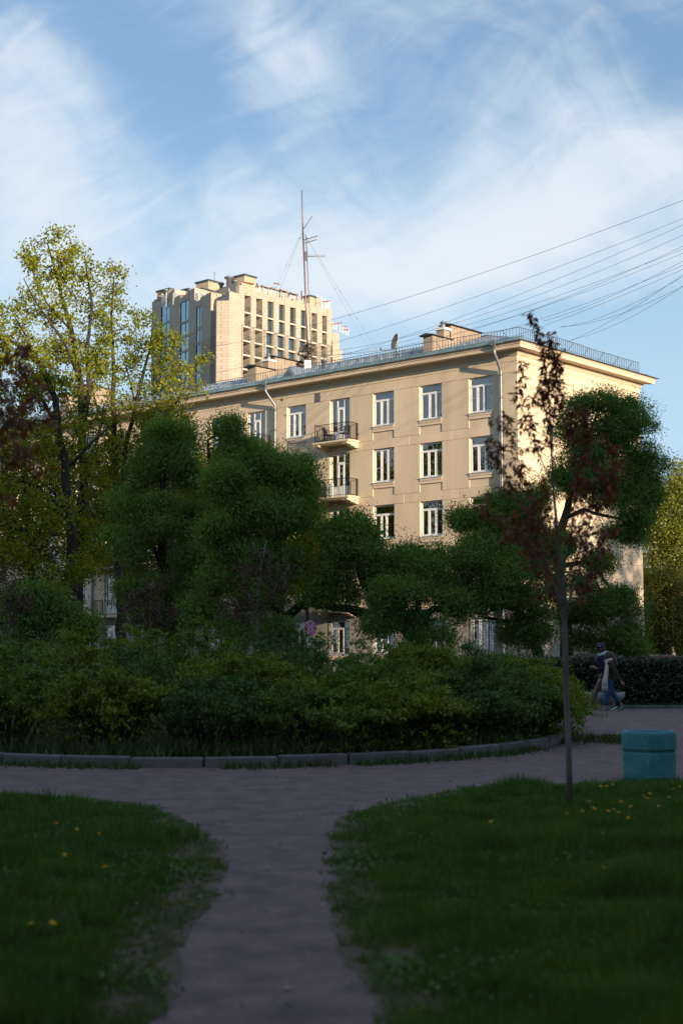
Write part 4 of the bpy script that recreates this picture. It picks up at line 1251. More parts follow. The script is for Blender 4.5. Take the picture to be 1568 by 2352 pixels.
BRONZE = leaf_mat('bronze_leaf', (.13, .038, .020), (.27, .095, .036), .40, .05, scale=2.0)
BRONZE2 = leaf_mat('dull_bronze_leaf', (.045, .024, .014), (.095, .042, .022), .3, .04, scale=2.0)
SHRUB = leaf_mat('shrub_leaf', (.055, .130, .012), (.135, .245, .024), .32, .03, scale=.8)
SHRUB2 = leaf_mat('pale_shrub_leaf', (.085, .150, .012), (.185, .270, .022), .34, .03, scale=.8)
SHRUB3 = leaf_mat('deep_shrub_leaf', (.032, .095, .016), (.085, .185, .030), .30, .03, scale=.8)
PARKL = leaf_mat('park_leaf', (.04, .07, .015), (.10, .14, .025), .3, .03)
def ell(px, py, rx, ry, Y, dy=None):
    """Crown lobe: centre and radii at distance Y."""
    c = at(px, py, Y); k = Y / 3283
    return (c, np.array([rx * k, (dy if dy is not None else .85 * (rx + ry) / 2 * k), ry * k]))
def tree(name, label, cat, base, limbs, lobes, ncl, nleaf, L, W, lm, bark, group=None, sig=.33, shell=.55, twig=.022, bias=(0, 0, -1), bw=.35, seed=0, droop=0.0, bare=0, sides=7, sub=0):
    rg = np.random.default_rng(seed)
    if sub:                                              # break each lobe into smaller overlapping ones
        nl_ = []
        for c, r in lobes:
            for _ in range(sub):
                d = unit(rg.normal(size=3) + np.array([0, 0, .25])); nl_.append((c + d * r * rg.uniform(.40, .86), r * rg.uniform(.32, .60) * np.array([1.18, 1.18, .62])))
        lobes = nl_
    base = np.array([base[0], base[1], 0.0])
    root = empty(name, base); tag(root, label, cat, group)
    mb = MB()
    nodes_, lev = [], []
    for limb in limbs:
        pts = [np.array(p[:3]) - base for p in limb]; rad = [p[3] for p in limb]
        # resample with a little wander
        P, Rr = [], []
        for i in range(len(pts) - 1):
            n = max(2, int(np.linalg.norm(pts[i + 1] - pts[i]) / .7))
            for k in range(n):
                t = k / n
                P.append(pts[i] * (1 - t) + pts[i + 1] * t + (rg.normal(0, 1, 3) * rad[i] * .22 if P else 0)); Rr.append(rad[i] * (1 - t) + rad[i + 1] * t)
        P.append(pts[-1]); Rr.append(rad[-1])
        mb.tube(P, Rr, sides)
        nodes_ += P[len(P) // 4:]
    vol = np.array([r[0] * r[2] for _, r in lobes]) ** .9; vol = vol / vol.sum()
    C = []
    for (c, r), f in zip(lobes, vol):
        m = max(3, int(round(ncl * f)))
        d = unit(rg.normal(size=(m, 3))); rad = rg.random(m) ** (1 / 3) * (1 - shell) + shell * rg.uniform(.78, 1.02, m)
        C.append((c - base) + d * rad[:, None] * r)
    C = np.concatenate(C)
    NP = np.array(nodes_)
    order = np.argsort([np.min(np.sum((NP - c) ** 2, 1)) for c in C])
    nl = [p for p in NP]
    arr = np.zeros((len(nl) + 3 * len(C), 3)); arr[:len(nl)] = nl; cnt = len(nl)
    for i in order:
        c = C[i]
        dd = arr[:cnt] - c
        pen = np.where(dd[:, 2] > .3, 1.5, 1.0)
        j = np.argmin(np.sum(dd ** 2, 1) * pen)
        p = arr[j]; q = c
        ln = np.linalg.norm(q - p)
        m1 = p + (q - p) * .45 + rg.normal(0, .07, 3) * ln + np.array([0, 0, .10 * ln - droop * ln])
        tw = min(.075, twig * (1 + .35 * ln))
        mb.tube([p, m1, q], [tw, tw * .7, tw * .35], 4, cap=False)
        arr[cnt] = m1; arr[cnt + 1] = q; cnt += 2
    for _ in range(bare):
        j = rg.integers(cnt); p = arr[j]; d = unit(rg.normal(size=3) + np.array([0, 0, .6])); l = rg.uniform(.4, 1.2)
        mb.tube([p, p + d * l * .5 + rg.normal(0, .05, 3), p + d * l], [.010, .007, .004], 3, cap=False)
    mb.build('trunk', bark, root)
    per = np.maximum(1, rg.poisson(nleaf / len(C), len(C)))
    idx = np.repeat(np.arange(len(C)), per)
    s = sig * rg.uniform(.6, 1.35, len(C))
    Lc = C[idx] + rg.normal(size=(len(idx), 3)) * s[idx][:, None] * np.array([1, 1, .8])
    if droop: Lc[:, 2] -= np.abs(rg.normal(0, droop, len(idx)))
    link('crown', np_mesh('crown', leaves_arr(Lc, L, W, rg, bias, bw), 4, lm), root)
    return root
def line(Y, *pts): return [(*at(px, py, Y + (d[1] if len(d) > 1 else 0)), d[0]) for (px, py, *d) in pts]

# tall limes on the left
tree('lime_tree', 'tallest lime tree, its sparse yellow-green crown rising high above the roof line', 'tree', at(180, 1480, 66)[:2],
     [line(66, (186, 1520, .30), (180, 1380, .26), (190, 1180, .22), (190, 1000, .19), (185, 880, .16), (165, 760, .12), (135, 650, .07), (110, 560, .03)),
      line(66, (190, 1000, .14), (205, 900, .12), (200, 800, .09), (212, 700, .07), (195, 590, .03)), line(66, (185, 880, .09), (150, 790, .06, -2), (80, 690, .04, -3), (55, 640, .02, -3)),
      line(66, (165, 760, .06), (110, 700, .04), (60, 590, .02)), line(66, (190, 1100, .10), (225, 1010, .07), (240, 930, .04, 2)), line(66, (190, 1250, .10), (140, 1180, .07, -2), (70, 1130, .03, -3))],
     [ell(120, 590, 75, 70, 66), ell(170, 640, 60, 80, 66), ell(90, 690, 55, 50, 65), ell(180, 770, 95, 80, 66), ell(130, 850, 85, 80, 65), ell(215, 880, 55, 90, 67), ell(190, 1000, 80, 90, 66), ell(170, 1130, 90, 80, 65), ell(190, 1260, 70, 70, 65), ell(60, 600, 22, 22, 65)],
     600, 16500, .125, .11, LIME, BARK, 'row of lime trees', sig=.20, shell=.3, seed=1, bare=120)
tree('lime_tree', 'lime tree with two steep trunks and a yellow-green crown just left of the stone tower', 'tree', at(280, 1480, 69)[:2],
     [line(69, (285, 1520, .28), (280, 1380, .24), (268, 1180, .20), (263, 1000, .15), (262, 860, .10), (256, 740, .06), (262, 640, .03)), line(69, (272, 1200, .14), (290, 1020, .12), (325, 880, .09), (345, 800, .05), (350, 740, .03)),
      line(69, (290, 1020, .06), (312, 930, .05), (290, 840, .03)), line(69, (280, 1100, .10), (340, 1010, .08), (400, 930, .05), (440, 880, .03)), line(69, (263, 1000, .07), (225, 940, .05), (210, 880, .02))],
     [ell(258, 640, 35, 40, 69), ell(255, 720, 45, 60, 69), ell(330, 760, 50, 55, 69), ell(265, 830, 60, 60, 69), ell(345, 850, 55, 70, 69), ell(390, 800, 45, 50, 68), ell(420, 880, 55, 45, 68), ell(300, 960, 60, 70, 69), ell(390, 960, 55, 45, 68), ell(250, 1060, 60, 70, 68), ell(470, 830, 20, 18, 68)],
     450, 10200, .125, .11, LIME, BARK, 'row of lime trees', sig=.20, shell=.3, seed=2, bare=120)
tree('lime_tree', 'leaning lime tree at the left edge with long dark limbs arching left', 'tree', at(168, 1480, 62)[:2],
     [line(62, (176, 1520, .30), (168, 1330, .26), (160, 1180, .22), (150, 1060, .19), (130, 920, .15), (95, 840, .12), (40, 790, .08), (-40, 760, .05)), line(62, (140, 990, .10), (100, 920, .08), (45, 850, .06), (-30, 800, .04)),
      line(62, (150, 1080, .09), (210, 1020, .06), (250, 980, .04)), line(62, (95, 840, .06), (60, 770, .04), (30, 720, .02)), line(62, (160, 1180, .09), (90, 1120, .06), (10, 1090, .04)), line(62, (163, 1230, .10), (60, 1220, .07), (-30, 1200, .05))],
     [ell(20, 740, 60, 50, 62), ell(-20, 800, 60, 70, 62), ell(60, 830, 70, 60, 62), ell(110, 900, 60, 50, 62), ell(30, 930, 80, 60, 61), ell(60, 1050, 90, 60, 61), ell(150, 1000, 60, 60, 62), ell(20, 1160, 90, 60, 60), ell(110, 1190, 80, 60, 60), ell(30, 1270, 80, 50, 60), ell(180, 1310, 50, 35, 60), ell(130, 1330, 50, 35, 60)],
     580, 16000, .122, .105, LIME, BARK, 'row of lime trees', sig=.20, shell=.3, seed=3, bare=80)
tree('lime_tree', 'smaller olive-green lime tree growing against the facade behind the dark willow', 'tree', at(400, 1480, 72)[:2],
     [line(72, (400, 1520, .2), (395, 1300, .17), (400, 1100, .13), (392, 980, .08), (400, 930, .04)), line(72, (398, 1150, .08), (350, 1050, .06), (330, 980, .03)), line(72, (396, 1050, .06), (430, 970, .04), (455, 940, .02))],
     [ell(370, 960, 60, 55, 72), ell(330, 1030, 60, 60, 72), ell(280, 1080, 60, 70, 71), ell(250, 1160, 60, 60, 70), ell(420, 1010, 40, 60, 72), ell(330, 1150, 60, 60, 71), ell(230, 1250, 50, 40, 68)],
     230, 17000, .12, .09, OLIVE, BARK, 'row of lime trees', sig=.36, shell=.4, seed=4, bare=60)
tree('lime_tree', 'olive-leaved lime tree filling the lower left behind the leaning trunk', 'tree', at(75, 1480, 71)[:2],
     [line(71, (80, 1520, .22), (75, 1300, .18), (60, 1120, .12), (55, 1000, .05)), line(71, (75, 1250, .10), (140, 1130, .07), (170, 1060, .03)), line(71, (70, 1200, .09), (0, 1100, .06), (-30, 1040, .03))],
     [ell(50, 1010, 70, 55, 71), ell(-10, 1090, 70, 60, 71), ell(120, 1080, 60, 55, 71), ell(40, 1150, 80, 60, 71), ell(150, 1180, 60, 55, 71), ell(-10, 1230, 70, 60, 70), ell(80, 1250, 75, 55, 70), ell(190, 1270, 50, 50, 70), ell(20, 1330, 80, 50, 70), ell(120, 1350, 60, 45, 70), ell(220, 1180, 40, 60, 71)],
     520, 40000, .12, .09, OLIVE, BARK, 'row of lime trees', sig=.32, shell=.3, seed=10, bare=60)
# young sunlit trees seen through the gaps between the willows
tree('young_tree', 'small sunlit yellow-green tree glowing between the willows below the drainpipe', 'tree', at(560, 1480, 73)[:2],
     [line(73, (560, 1520, .12), (555, 1250, .10), (540, 1080, .06), (520, 1030, .02)), line(73, (556, 1300, .07), (640, 1180, .05), (700, 1130, .02))],
     [ell(515, 1055, 50, 40, 73), ell(580, 1040, 40, 30, 73), ell(560, 1090, 60, 40, 73), ell(620, 1150, 40, 60, 73)], 110, 15000, .12, .09, LIME, BARK, sig=.32, shell=.3, seed=5)
tree('young_tree', 'slim sunlit yellow-green tree showing beside the willow under the lower balcony', 'tree', at(705, 1480, 74)[:2],
     [line(74, (705, 1520, .10), (705, 1300, .08), (700, 1200, .05), (708, 1150, .02))],
     [ell(706, 1190, 34, 34, 74), ell(712, 1240, 30, 40, 74), ell(705, 1330, 34, 50, 74), ell(700, 1280, 26, 40, 74)], 90, 12000, .11, .08, LIME, BARK, sig=.28, shell=.3, seed=6)

tree('street_tree', 'dense sunlit tree showing yellow-green between the two left willows', 'tree', at(475, 1480, 79)[:2],
     [line(79, (475, 1520, .16), (472, 1250, .13), (468, 1120, .06), (465, 1060, .02))], [ell(470, 1090, 45, 45, 79), ell(440, 1160, 50, 60, 79), ell(505, 1160, 45, 60, 79), ell(470, 1250, 60, 60, 79), ell(460, 1340, 50, 50, 79)], 190, 15000, .16, .12, LIME, BARK, sig=.42, shell=.4, seed=7)
tree('street_tree', 'dense sunlit tree showing yellow-green through the broad middle willow', 'tree', at(600, 1480, 77)[:2],
     [line(77, (600, 1520, .16), (602, 1250, .13), (600, 1120, .06), (598, 1070, .02))], [ell(600, 1100, 45, 40, 77), ell(640, 1160, 45, 50, 77), ell(565, 1170, 45, 55, 77), ell(610, 1250, 60, 60, 77), ell(640, 1330, 50, 50, 77), ell(560, 1330, 45, 55, 77)], 190, 15000, .16, .12, LIME, BARK, sig=.42, shell=.4, seed=8)
tree('street_tree', 'sunlit tree mostly hidden behind the tall left willow and the limes', 'tree', at(385, 1480, 82)[:2],
     [line(82, (385, 1520, .16), (385, 1250, .13), (383, 1100, .06))], [ell(380, 1090, 60, 50, 82), ell(410, 1150, 55, 60, 82), ell(330, 1170, 65, 65, 82), ell(300, 1270, 65, 65, 82), ell(390, 1260, 70, 65, 82), ell(430, 1330, 55, 60, 82), ell(340, 1360, 70, 60, 82)], 230, 22000, .16, .12, OLIVE, BARK, sig=.45, shell=.4, seed=9)  # added here to keep the sun off the far-left facade

WG = 'row of dark willows along the street'
def willow(label, base, limbs, lobes, ncl, nleaf, seed, grow=1.0, sig=.25, **k):
    lobes = [(c, r_ * grow) for c, r_ in lobes]
    return tree('willow_tree', label, 'tree', base, limbs, lobes, int(ncl * 1.5), int(nleaf * 1.4), .118, .035, WILLOW, BARK, WG, sig=sig, shell=.72, seed=seed, droop=.08, bw=.5, twig=.020, sub=7, bare=40, **k)
willow('tall dark green willow of rounded clumps standing in front of the left drainpipe side', at(390, 1480, 56)[:2],
    [line(56, (395, 1530, .26), (385, 1400, .22), (370, 1260, .17), (375, 1100, .11), (385, 1000, .05)), line(56, (385, 1380, .14), (440, 1270, .10), (480, 1190, .06), (500, 1100, .03)), line(56, (375, 1300, .11), (310, 1200, .08), (290, 1130, .04))],
    [ell(392, 1000, 52, 55, 56), ell(350, 1080, 52, 52, 56), ell(425, 1085, 40, 58, 56), ell(305, 1155, 45, 50, 56), ell(385, 1180, 55, 55, 55), ell(295, 1245, 48, 55, 55), ell(435, 1285, 45, 50, 55), ell(325, 1355, 52, 42, 55), ell(440, 1370, 50, 60, 55), ell(365, 1430, 80, 40, 55), ell(455, 1210, 45, 60, 56)], 420, 105000, 11)
willow('broad dark green willow with a leaning trunk in front of the two balconies column', at(690, 1500, 53)[:2],
    [line(53, (700, 1560, .34), (680, 1490, .30), (650, 1430, .26), (636, 1370, .22), (640, 1270, .17), (640, 1150, .10), (620, 1060, .04)), line(53, (650, 1430, .18), (690, 1388, .17), (740, 1386, .16), (800, 1400, .15), (850, 1420, .14), (900, 1450, .12)), line(53, (640, 1300, .12), (560, 1180, .09), (500, 1120, .08), (480, 1060, .06), (478, 1010, .05), (520, 985, .03)),
     line(53, (640, 1250, .09), (700, 1170, .06), (715, 1100, .03)), line(53, (560, 1180, .07), (500, 1130, .06), (430, 1100, .03))],
    [ell(525, 975, 30, 30, 53), ell(545, 1040, 45, 25, 53), ell(600, 1070, 70, 50, 53), ell(525, 1130, 60, 60, 52), ell(660, 1080, 60, 45, 53), ell(690, 1130, 45, 55, 53), ell(595, 1170, 66, 52, 52), ell(498, 1215, 44, 50, 52), ell(655, 1205, 48, 52, 52), ell(570, 1275, 70, 46, 52), ell(655, 1295, 42, 44, 52), ell(510, 1330, 46, 46, 52), ell(600, 1370, 52, 36, 52), ell(468, 1400, 40, 36, 52), ell(545, 1440, 60, 35, 51), ell(640, 1450, 35, 30, 51)], 560, 145000, 12)
willow('low spreading willow whose thick limb arches over the traffic sign', at(975, 1500, 52)[:2],
    [line(52, (990, 1560, .36), (975, 1490, .32), (930, 1440, .27), (870, 1410, .22), (850, 1370, .15), (825, 1310, .12), (800, 1265, .09), (760, 1240, .05)), line(52, (800, 1265, .06), (830, 1210, .04), (845, 1180, .02)), line(52, (930, 1440, .16), (1000, 1400, .13), (1060, 1400, .11), (1120, 1410, .08)), line(52, (960, 1440, .14), (960, 1350, .10), (965, 1290, .05)), line(52, (870, 1410, .10), (800, 1395, .08), (720, 1390, .05))],
    [ell(785, 1215, 55, 40, 52), ell(800, 1260, 65, 45, 52), ell(845, 1290, 40, 35, 52), ell(765, 1300, 30, 40, 52), ell(770, 1220, 35, 25, 52), ell(960, 1290, 60, 45, 52), ell(900, 1330, 45, 45, 52), ell(1010, 1330, 55, 55, 52), ell(950, 1370, 70, 50, 51), ell(880, 1390, 40, 35, 51), ell(1030, 1390, 45, 40, 51), ell(975, 1440, 60, 35, 51), ell(835, 1240, 30, 30, 52), ell(880, 1440, 40, 30, 51), ell(730, 1370, 28, 22, 52), ell(800, 1350, 35, 26, 52), ell(745, 1340, 26, 24, 52)], 380, 90000, 13, grow=1.1)
willow('dark rounded willow in front of the building corner with the barred window below it', at(1230, 1500, 54)[:2],
    [line(54, (1240, 1550, .24), (1225, 1460, .2), (1190, 1400, .16), (1150, 1310, .11), (1130, 1200, .05)), line(54, (1190, 1400, .11), (1120, 1390, .09), (1060, 1400, .05)), line(54, (1225, 1460, .10), (1170, 1430, .08), (1100, 1415, .04)), line(54, (1200, 1400, .10), (1230, 1300, .07), (1230, 1200, .03))],
    [ell(1130, 1165, 55, 40, 54), ell(1085, 1215, 55, 50, 54), ell(1160, 1220, 60, 55, 54), ell(1200, 1180, 50, 50, 54), ell(1230, 1150, 30, 30, 54), ell(1075, 1290, 65, 55, 53), ell(1160, 1310, 70, 60, 53), ell(1230, 1280, 55, 65, 54), ell(1070, 1360, 50, 40, 53), ell(1130, 1380, 60, 40, 53), ell(1210, 1390, 50, 45, 53), ell(1225, 1460, 40, 35, 53), ell(1180, 1450, 25, 30, 53)], 440, 108000, 14, grow=1.1)
willow('largest willow on the right, its domed crown covering the sunlit end wall', at(1300, 1500, 57)[:2],
    [line(57, (1310, 1550, .30), (1300, 1450, .26), (1285, 1330, .22), (1290, 1210, .18), (1310, 1130, .13), (1340, 1040, .08), (1370, 950, .04)), line(57, (1295, 1190, .10), (1340, 1170, .08), (1390, 1185, .06), (1440, 1195, .04)), line(57, (1310, 1130, .09), (1400, 1080, .07), (1460, 1030, .04)), line(57, (1290, 1300, .12), (1350, 1290, .09), (1400, 1350, .06), (1430, 1400, .03)), line(57, (1300, 1430, .10), (1370, 1420, .08), (1420, 1460, .05))],
    [ell(1350, 940, 60, 42, 57), ell(1310, 1000, 50, 55, 57), ell(1400, 990, 70, 60, 57), ell(1445, 970, 40, 50, 57), ell(1340, 1070, 60, 50, 57), ell(1430, 1070, 70, 60, 57), ell(1490, 1080, 35, 75, 57), ell(1300, 1100, 40, 40, 57), ell(1450, 1150, 60, 45, 57), ell(1390, 1130, 40, 30, 57), ell(1470, 1200, 40, 35, 57), ell(1420, 1225, 30, 22, 57), ell(1450, 1225, 20, 22, 57),
     ell(1350, 1310, 45, 50, 56), ell(1300, 1250, 35, 40, 57), ell(1380, 1390, 55, 50, 56), ell(1435, 1400, 35, 50, 56), ell(1330, 1420, 45, 50, 56), ell(1420, 1470, 55, 40, 56), ell(1350, 1480, 40, 30, 56), ell(1460, 1500, 25, 18, 56), ell(1270, 1340, 30, 35, 56)], 600, 126000, 15, grow=1.1)

# trees beyond the end of the building
tree('birch_tree', 'sunlit yellow-green birch with pale stems at the right edge beyond the end wall', 'tree', at(1545, 1490, 92)[:2],
     [line(92, (1545, 1520, .16), (1540, 1350, .13), (1530, 1200, .09), (1545, 1050, .03)), line(92, (1542, 1400, .10), (1575, 1250, .07), (1580, 1100, .03))],
     [ell(1560, 1110, 25, 60, 92), ell(1535, 1180, 35, 70, 92), ell(1580, 1180, 35, 90, 92), ell(1510, 1240, 35, 50, 92), ell(1545, 1270, 50, 60, 92), ell(1500, 1300, 30, 40, 92), ell(1590, 1300, 50, 70, 92), ell(1515, 1200, 22, 40, 92), ell(1550, 1350, 50, 40, 92)], 330, 46000, .13, .10, BIRCH, BIRCHB, sig=.45, shell=.3, seed=21)
tree('broad_bush', 'broad upright olive-green bush in shade at the foot of the birch', 'bush', at(1520, 1510, 84)[:2],
     [line(84, (1520, 1530, .12), (1512, 1420, .08), (1500, 1320, .03)), line(84, (1520, 1520, .1), (1545, 1400, .07), (1560, 1330, .03)), line(84, (1515, 1500, .1), (1495, 1400, .06), (1488, 1340, .02))],
     [ell(1505, 1350, 28, 50, 84), ell(1545, 1360, 40, 50, 84), ell(1500, 1430, 30, 50, 84), ell(1550, 1440, 50, 55, 84), ell(1580, 1400, 30, 60, 84)], 170, 24000, .12, .08, OLIVE, BARK, sig=.4, shell=.4, seed=22)
for i, (px, Y, s) in enumerate(((1560, 120, 1.0), (1640, 112, 1.2), (1490, 135, 1.0))):
    tree('distant_tree', ['dark green tree mass filling the gap under the birch at the right edge', 'dark green tree just outside the right edge behind the cars', 'distant tree showing as a dark gap-filler right of the end wall'][i], 'tree', at(px, 1490, Y)[:2],
         [line(Y, (px, 1530, .25), (px, 1420, .2), (px + 5, 1330, .05))], [ell(px, 1380, 50 * s, 70, Y), ell(px - 25, 1440, 45 * s, 60, Y), ell(px + 30, 1450, 45 * s, 60, Y)], 120, 12000, .3, .24, PARKL, BARK, sig=.8, shell=.4, seed=30 + i)

# bronze-leaved young trees between the shrubs and the willows
BG = 'bronze-leaved young trees behind the shrubs'
tree('bronze_tree', 'dull bronze-leaved young tree in front of the leaning willow trunk', 'tree', at(590, 1480, 36)[:2],
     [line(36, (592, 1520, .05), (590, 1400, .04), (600, 1300, .025), (612, 1240, .01)), line(36, (590, 1420, .03), (560, 1340, .02), (548, 1280, .01)), line(36, (592, 1400, .03), (640, 1340, .015), (665, 1300, .008))],
     [ell(600, 1290, 26, 40, 36), ell(560, 1330, 22, 40, 36), ell(625, 1350, 35, 35, 36), ell(580, 1400, 40, 40, 36), ell(535, 1400, 25, 35, 36), ell(655, 1310, 15, 20, 36)], 120, 2500, .075, .036, BRONZE2, BARKL, BG, sig=.10, shell=.2, twig=.010, seed=41)
tree('bronze_tree', 'dull bronze-leaved young tree in front of the first-floor window at left', 'tree', at(345, 1480, 36)[:2],
     [line(36, (348, 1520, .05), (346, 1430, .04), (345, 1370, .02), (352, 1330, .01)), line(36, (347, 1450, .03), (315, 1390, .015), (305, 1350, .008))],
     [ell(350, 1365, 30, 40, 36), ell(310, 1380, 25, 40, 36), ell(375, 1410, 35, 30, 36), ell(330, 1430, 40, 25, 36)], 90, 1700, .075, .036, BRONZE2, BARKL, BG, sig=.10, shell=.2, twig=.010, seed=42)
tree('bronze_tree', 'dull bronze-leaved young tree low at the left edge above the shrubs', 'tree', at(25, 1480, 36)[:2],
     [line(36, (25, 1520, .05), (22, 1400, .03), (15, 1330, .01)), line(36, (24, 1440, .03), (55, 1380, .015), (65, 1340, .008))],
     [ell(15, 1340, 28, 45, 36), ell(50, 1380, 25, 35, 36), ell(10, 1410, 40, 35, 36)], 80, 1500, .075, .036, BRONZE2, BARKL, BG, sig=.10, shell=.2, twig=.010, seed=43)
tree('dark_bush', 'dark green rounded bush below the limes at the left, beside the air conditioner', 'bush', at(95, 1480, 46)[:2],
     [line(46, (95, 1520, .08), (90, 1440, .06), (92, 1380, .02)), line(46, (95, 1500, .06), (140, 1420, .03), (150, 1400, .02))],
     [ell(80, 1390, 60, 45, 46), ell(140, 1420, 45, 40, 46), ell(40, 1430, 50, 40, 46), ell(100, 1450, 70, 35, 46), ell(195, 1440, 25, 30, 46)], 150, 24000, .11, .05, WILLOW, BARK, sig=.24, shell=.6, seed=44)

# ------------------------------------------------------------------ shrubs in the bed
def shrub(x, y, h, rx, seed, label):
    rg = np.random.default_rng(seed)
    root = empty('leafy_shrub', (x, y, .1)); tag(root, label, 'shrub', 'shrubs massed in the kerbed bed')
    mb = MB(); C = []; wts = []
    ns = 44
    for i in range(ns):
        a = rg.uniform(0, 2 * PI); rr = rx * math.sqrt(rg.random()); hh = h * (1 - .45 * (rr / rx) ** 2.2) * rg.uniform(.70, 1.02) * (1.16 if i % 9 == 0 else 1)
        p0 = np.array([.25 * rr * math.cos(a), .25 * rr * math.sin(a), 0]); p3 = np.array([rr * math.cos(a), rr * math.sin(a), hh])
        p1 = p0 + (p3 - p0) * .35 + np.array([0, 0, .18 * hh]); p2 = p0 + (p3 - p0) * .75 + np.array([0, 0, .16 * hh])
        tip = p3 + np.array([.25 * math.cos(a), .25 * math.sin(a), -.06]) * rg.uniform(.3, 1.3)
        pts = [p0, p1, p2, p3, tip]
        mb.tube(pts, [.010, .009, .007, .005, .003], 4, cap=False)
        for s in range(16):
            t = rg.uniform(.28, 1.0) ** .75 * (len(pts) - 1); k = min(int(t), len(pts) - 2); q = pts[k] + (pts[k + 1] - pts[k]) * (t - k)
            d = unit(rg.normal(size=3) * np.array([1, 1, .35])); l = rg.uniform(.08, .28)
            e = q + d * l
            if rg.random() < .5: mb.tube([q, e], [.004, .002], 3, cap=False)
            # leaves strung in flat sprays along the side twig
            for u in np.linspace(.2, 1.1, 4): C.append(q + d * l * u)
    # leafy skirt towards the ground
    for i in range(420):
        a = rg.uniform(0, 2 * PI); zz = rg.uniform(.03, .95); rr = rx * rg.uniform(.72, 1.08) * (1 - .35 * zz ** 2); C.append(np.array([rr * math.cos(a), rr * math.sin(a), zz * h * .9]))
    C = np.array(C)
    mb.build('stems', BARK, root).name = 'stem_cluster'
    per = 4
    P = np.repeat(C, per, 0) + rg.normal(size=(len(C) * per, 3)) * np.array([.045, .045, .028])
    sz = (.062, .070, .054)[seed % 3]
    link('foliage', np_mesh('foliage', leaves_arr(P, sz, sz * .48, rg, flat=1.6), 4, (SHRUB, SHRUB2, SHRUB3)[seed % 3]), root)
sp = [(-7.2, 25.5, 1.75), (-6.3, 28.5, 2.0), (-5.6, 23.6, 1.65), (-4.6, 26.3, 1.85), (-3.6, 22.6, 1.55), (-2.6, 24.6, 1.70), (-1.5, 22.3, 1.45), (-.5, 24.4, 1.62), (.5, 23.0, 1.42), (1.4, 25.2, 1.60), (2.2, 24.0, 1.35), (2.7, 26.5, 1.50), (3.3, 28.2, 1.35), (-1.2, 27.4, 1.8), (1.2, 28.2, 1.75), (-3.9, 29.5, 1.95), (2.6, 30.6, 1.6), (-7.5, 22.9, 1.4), (3.1, 25.3, 1.05), (-6.6, 22.3, 1.15), (-5.0, 21.9, 1.2), (-3.4, 21.1, 1.15), (-1.9, 20.9, 1.1), (-.4, 21.0, 1.05), (.9, 21.8, 1.0), (2.0, 22.9, .95), (3.0, 24.3, .95), (3.4, 26.6, 1.0)]
for i, (x, y, h) in enumerate(sp):
    shrub(x, y, h, 1.35 if h > 1.3 else 1.05, 100 + i, 'tall fine-leaved green shrub crowded among others inside the kerbed bed' if h > 1.25 else 'low fine-leaved green shrub in the front row just behind the kerb')
shrub(4.2, 34.5, 1.2, .72, 140, 'small separate green shrub at the hedge end behind the sapling trunk')
bpy.data.objects[-1] if False else None
# tall loose shoots above the shrub line
def shoots(px, py, Y, seed, label):
    rg = np.random.default_rng(seed); g = at(px, 1530, Y); top = at(px, py, Y)
    root = empty('tall_shoot', (g[0], g[1], .1)); tag(root, label, 'shrub', 'tall shoots above the shrubs')
    mb = MB(); C = []
    for i in range(5):
        e = top - np.array([g[0], g[1], .1]) + rg.normal(0, .10, 3); p = [np.zeros(3), e * .5 + rg.normal(0, .05, 3), e]
        mb.tube(p, [.009, .006, .003], 4, cap=False)
        for t in np.linspace(.5, 1, 18): C.append(p[1] + (p[2] - p[1]) * (t - .5) * 2 + rg.normal(0, .05, 3))
    mb.build('stem', BARK, root); C = np.array(C); P = np.repeat(C, 6, 0) + rg.normal(size=(len(C) * 6, 3)) * .04
    link('foliage', np_mesh('foliage', leaves_arr(P, .07, .034, rg), 4, SHRUB), root)
shoots(1018, 1412, 25, 1, 'tall leafy shoot sticking up from the shrubs left of the barred window')
shoots(735, 1455, 25, 2, 'leafy shoot rising from the shrubs beside the traffic sign'); shoots(420, 1458, 24, 3, 'leafy shoot rising from the shrubs below the bronze tree')

# clipped hedge on the right
hx0, hx1, hy0, hy1, hz = 4.6, 16.0, 40.4, 41.7, 1.30
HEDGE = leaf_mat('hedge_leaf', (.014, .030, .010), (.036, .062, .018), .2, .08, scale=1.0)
hd = empty('clipped_hedge', ((hx0 + hx1) / 2, 41, 0)); tag(hd, 'long low clipped dark hedge behind the two walkers at right', 'hedge')
b = MB(); b.box((hx0 - 10.3 + .12, hy0 - 41 + .12, 0), (hx1 - 10.3, hy1 - 41 - .1, hz - .1)); b.build('branch_core', mat('hedge_core', (.012, .016, .008), .95), hd)  # dark box puts the hedge's inner shade into colour
rg = np.random.default_rng(77)
n = 42000; X = rg.uniform(hx0 - 10.3, hx1 - 10.3, n); f = rg.random(n); 
Yh = np.where(f < .55, hy0 - 41 + np.abs(rg.normal(0, .06, n)), rg.uniform(hy0 - 41, hy1 - 41, n)); Z = np.where(f < .55, rg.uniform(.03, hz, n), hz + rg.normal(0, .05, n) + .05 * (vn(X * 1.7, Yh * 2) - .5))
link('foliage', np_mesh('foliage', leaves_arr(np.stack([X, Yh, Z], 1), .075, .042, rg), 4, HEDGE), hd)

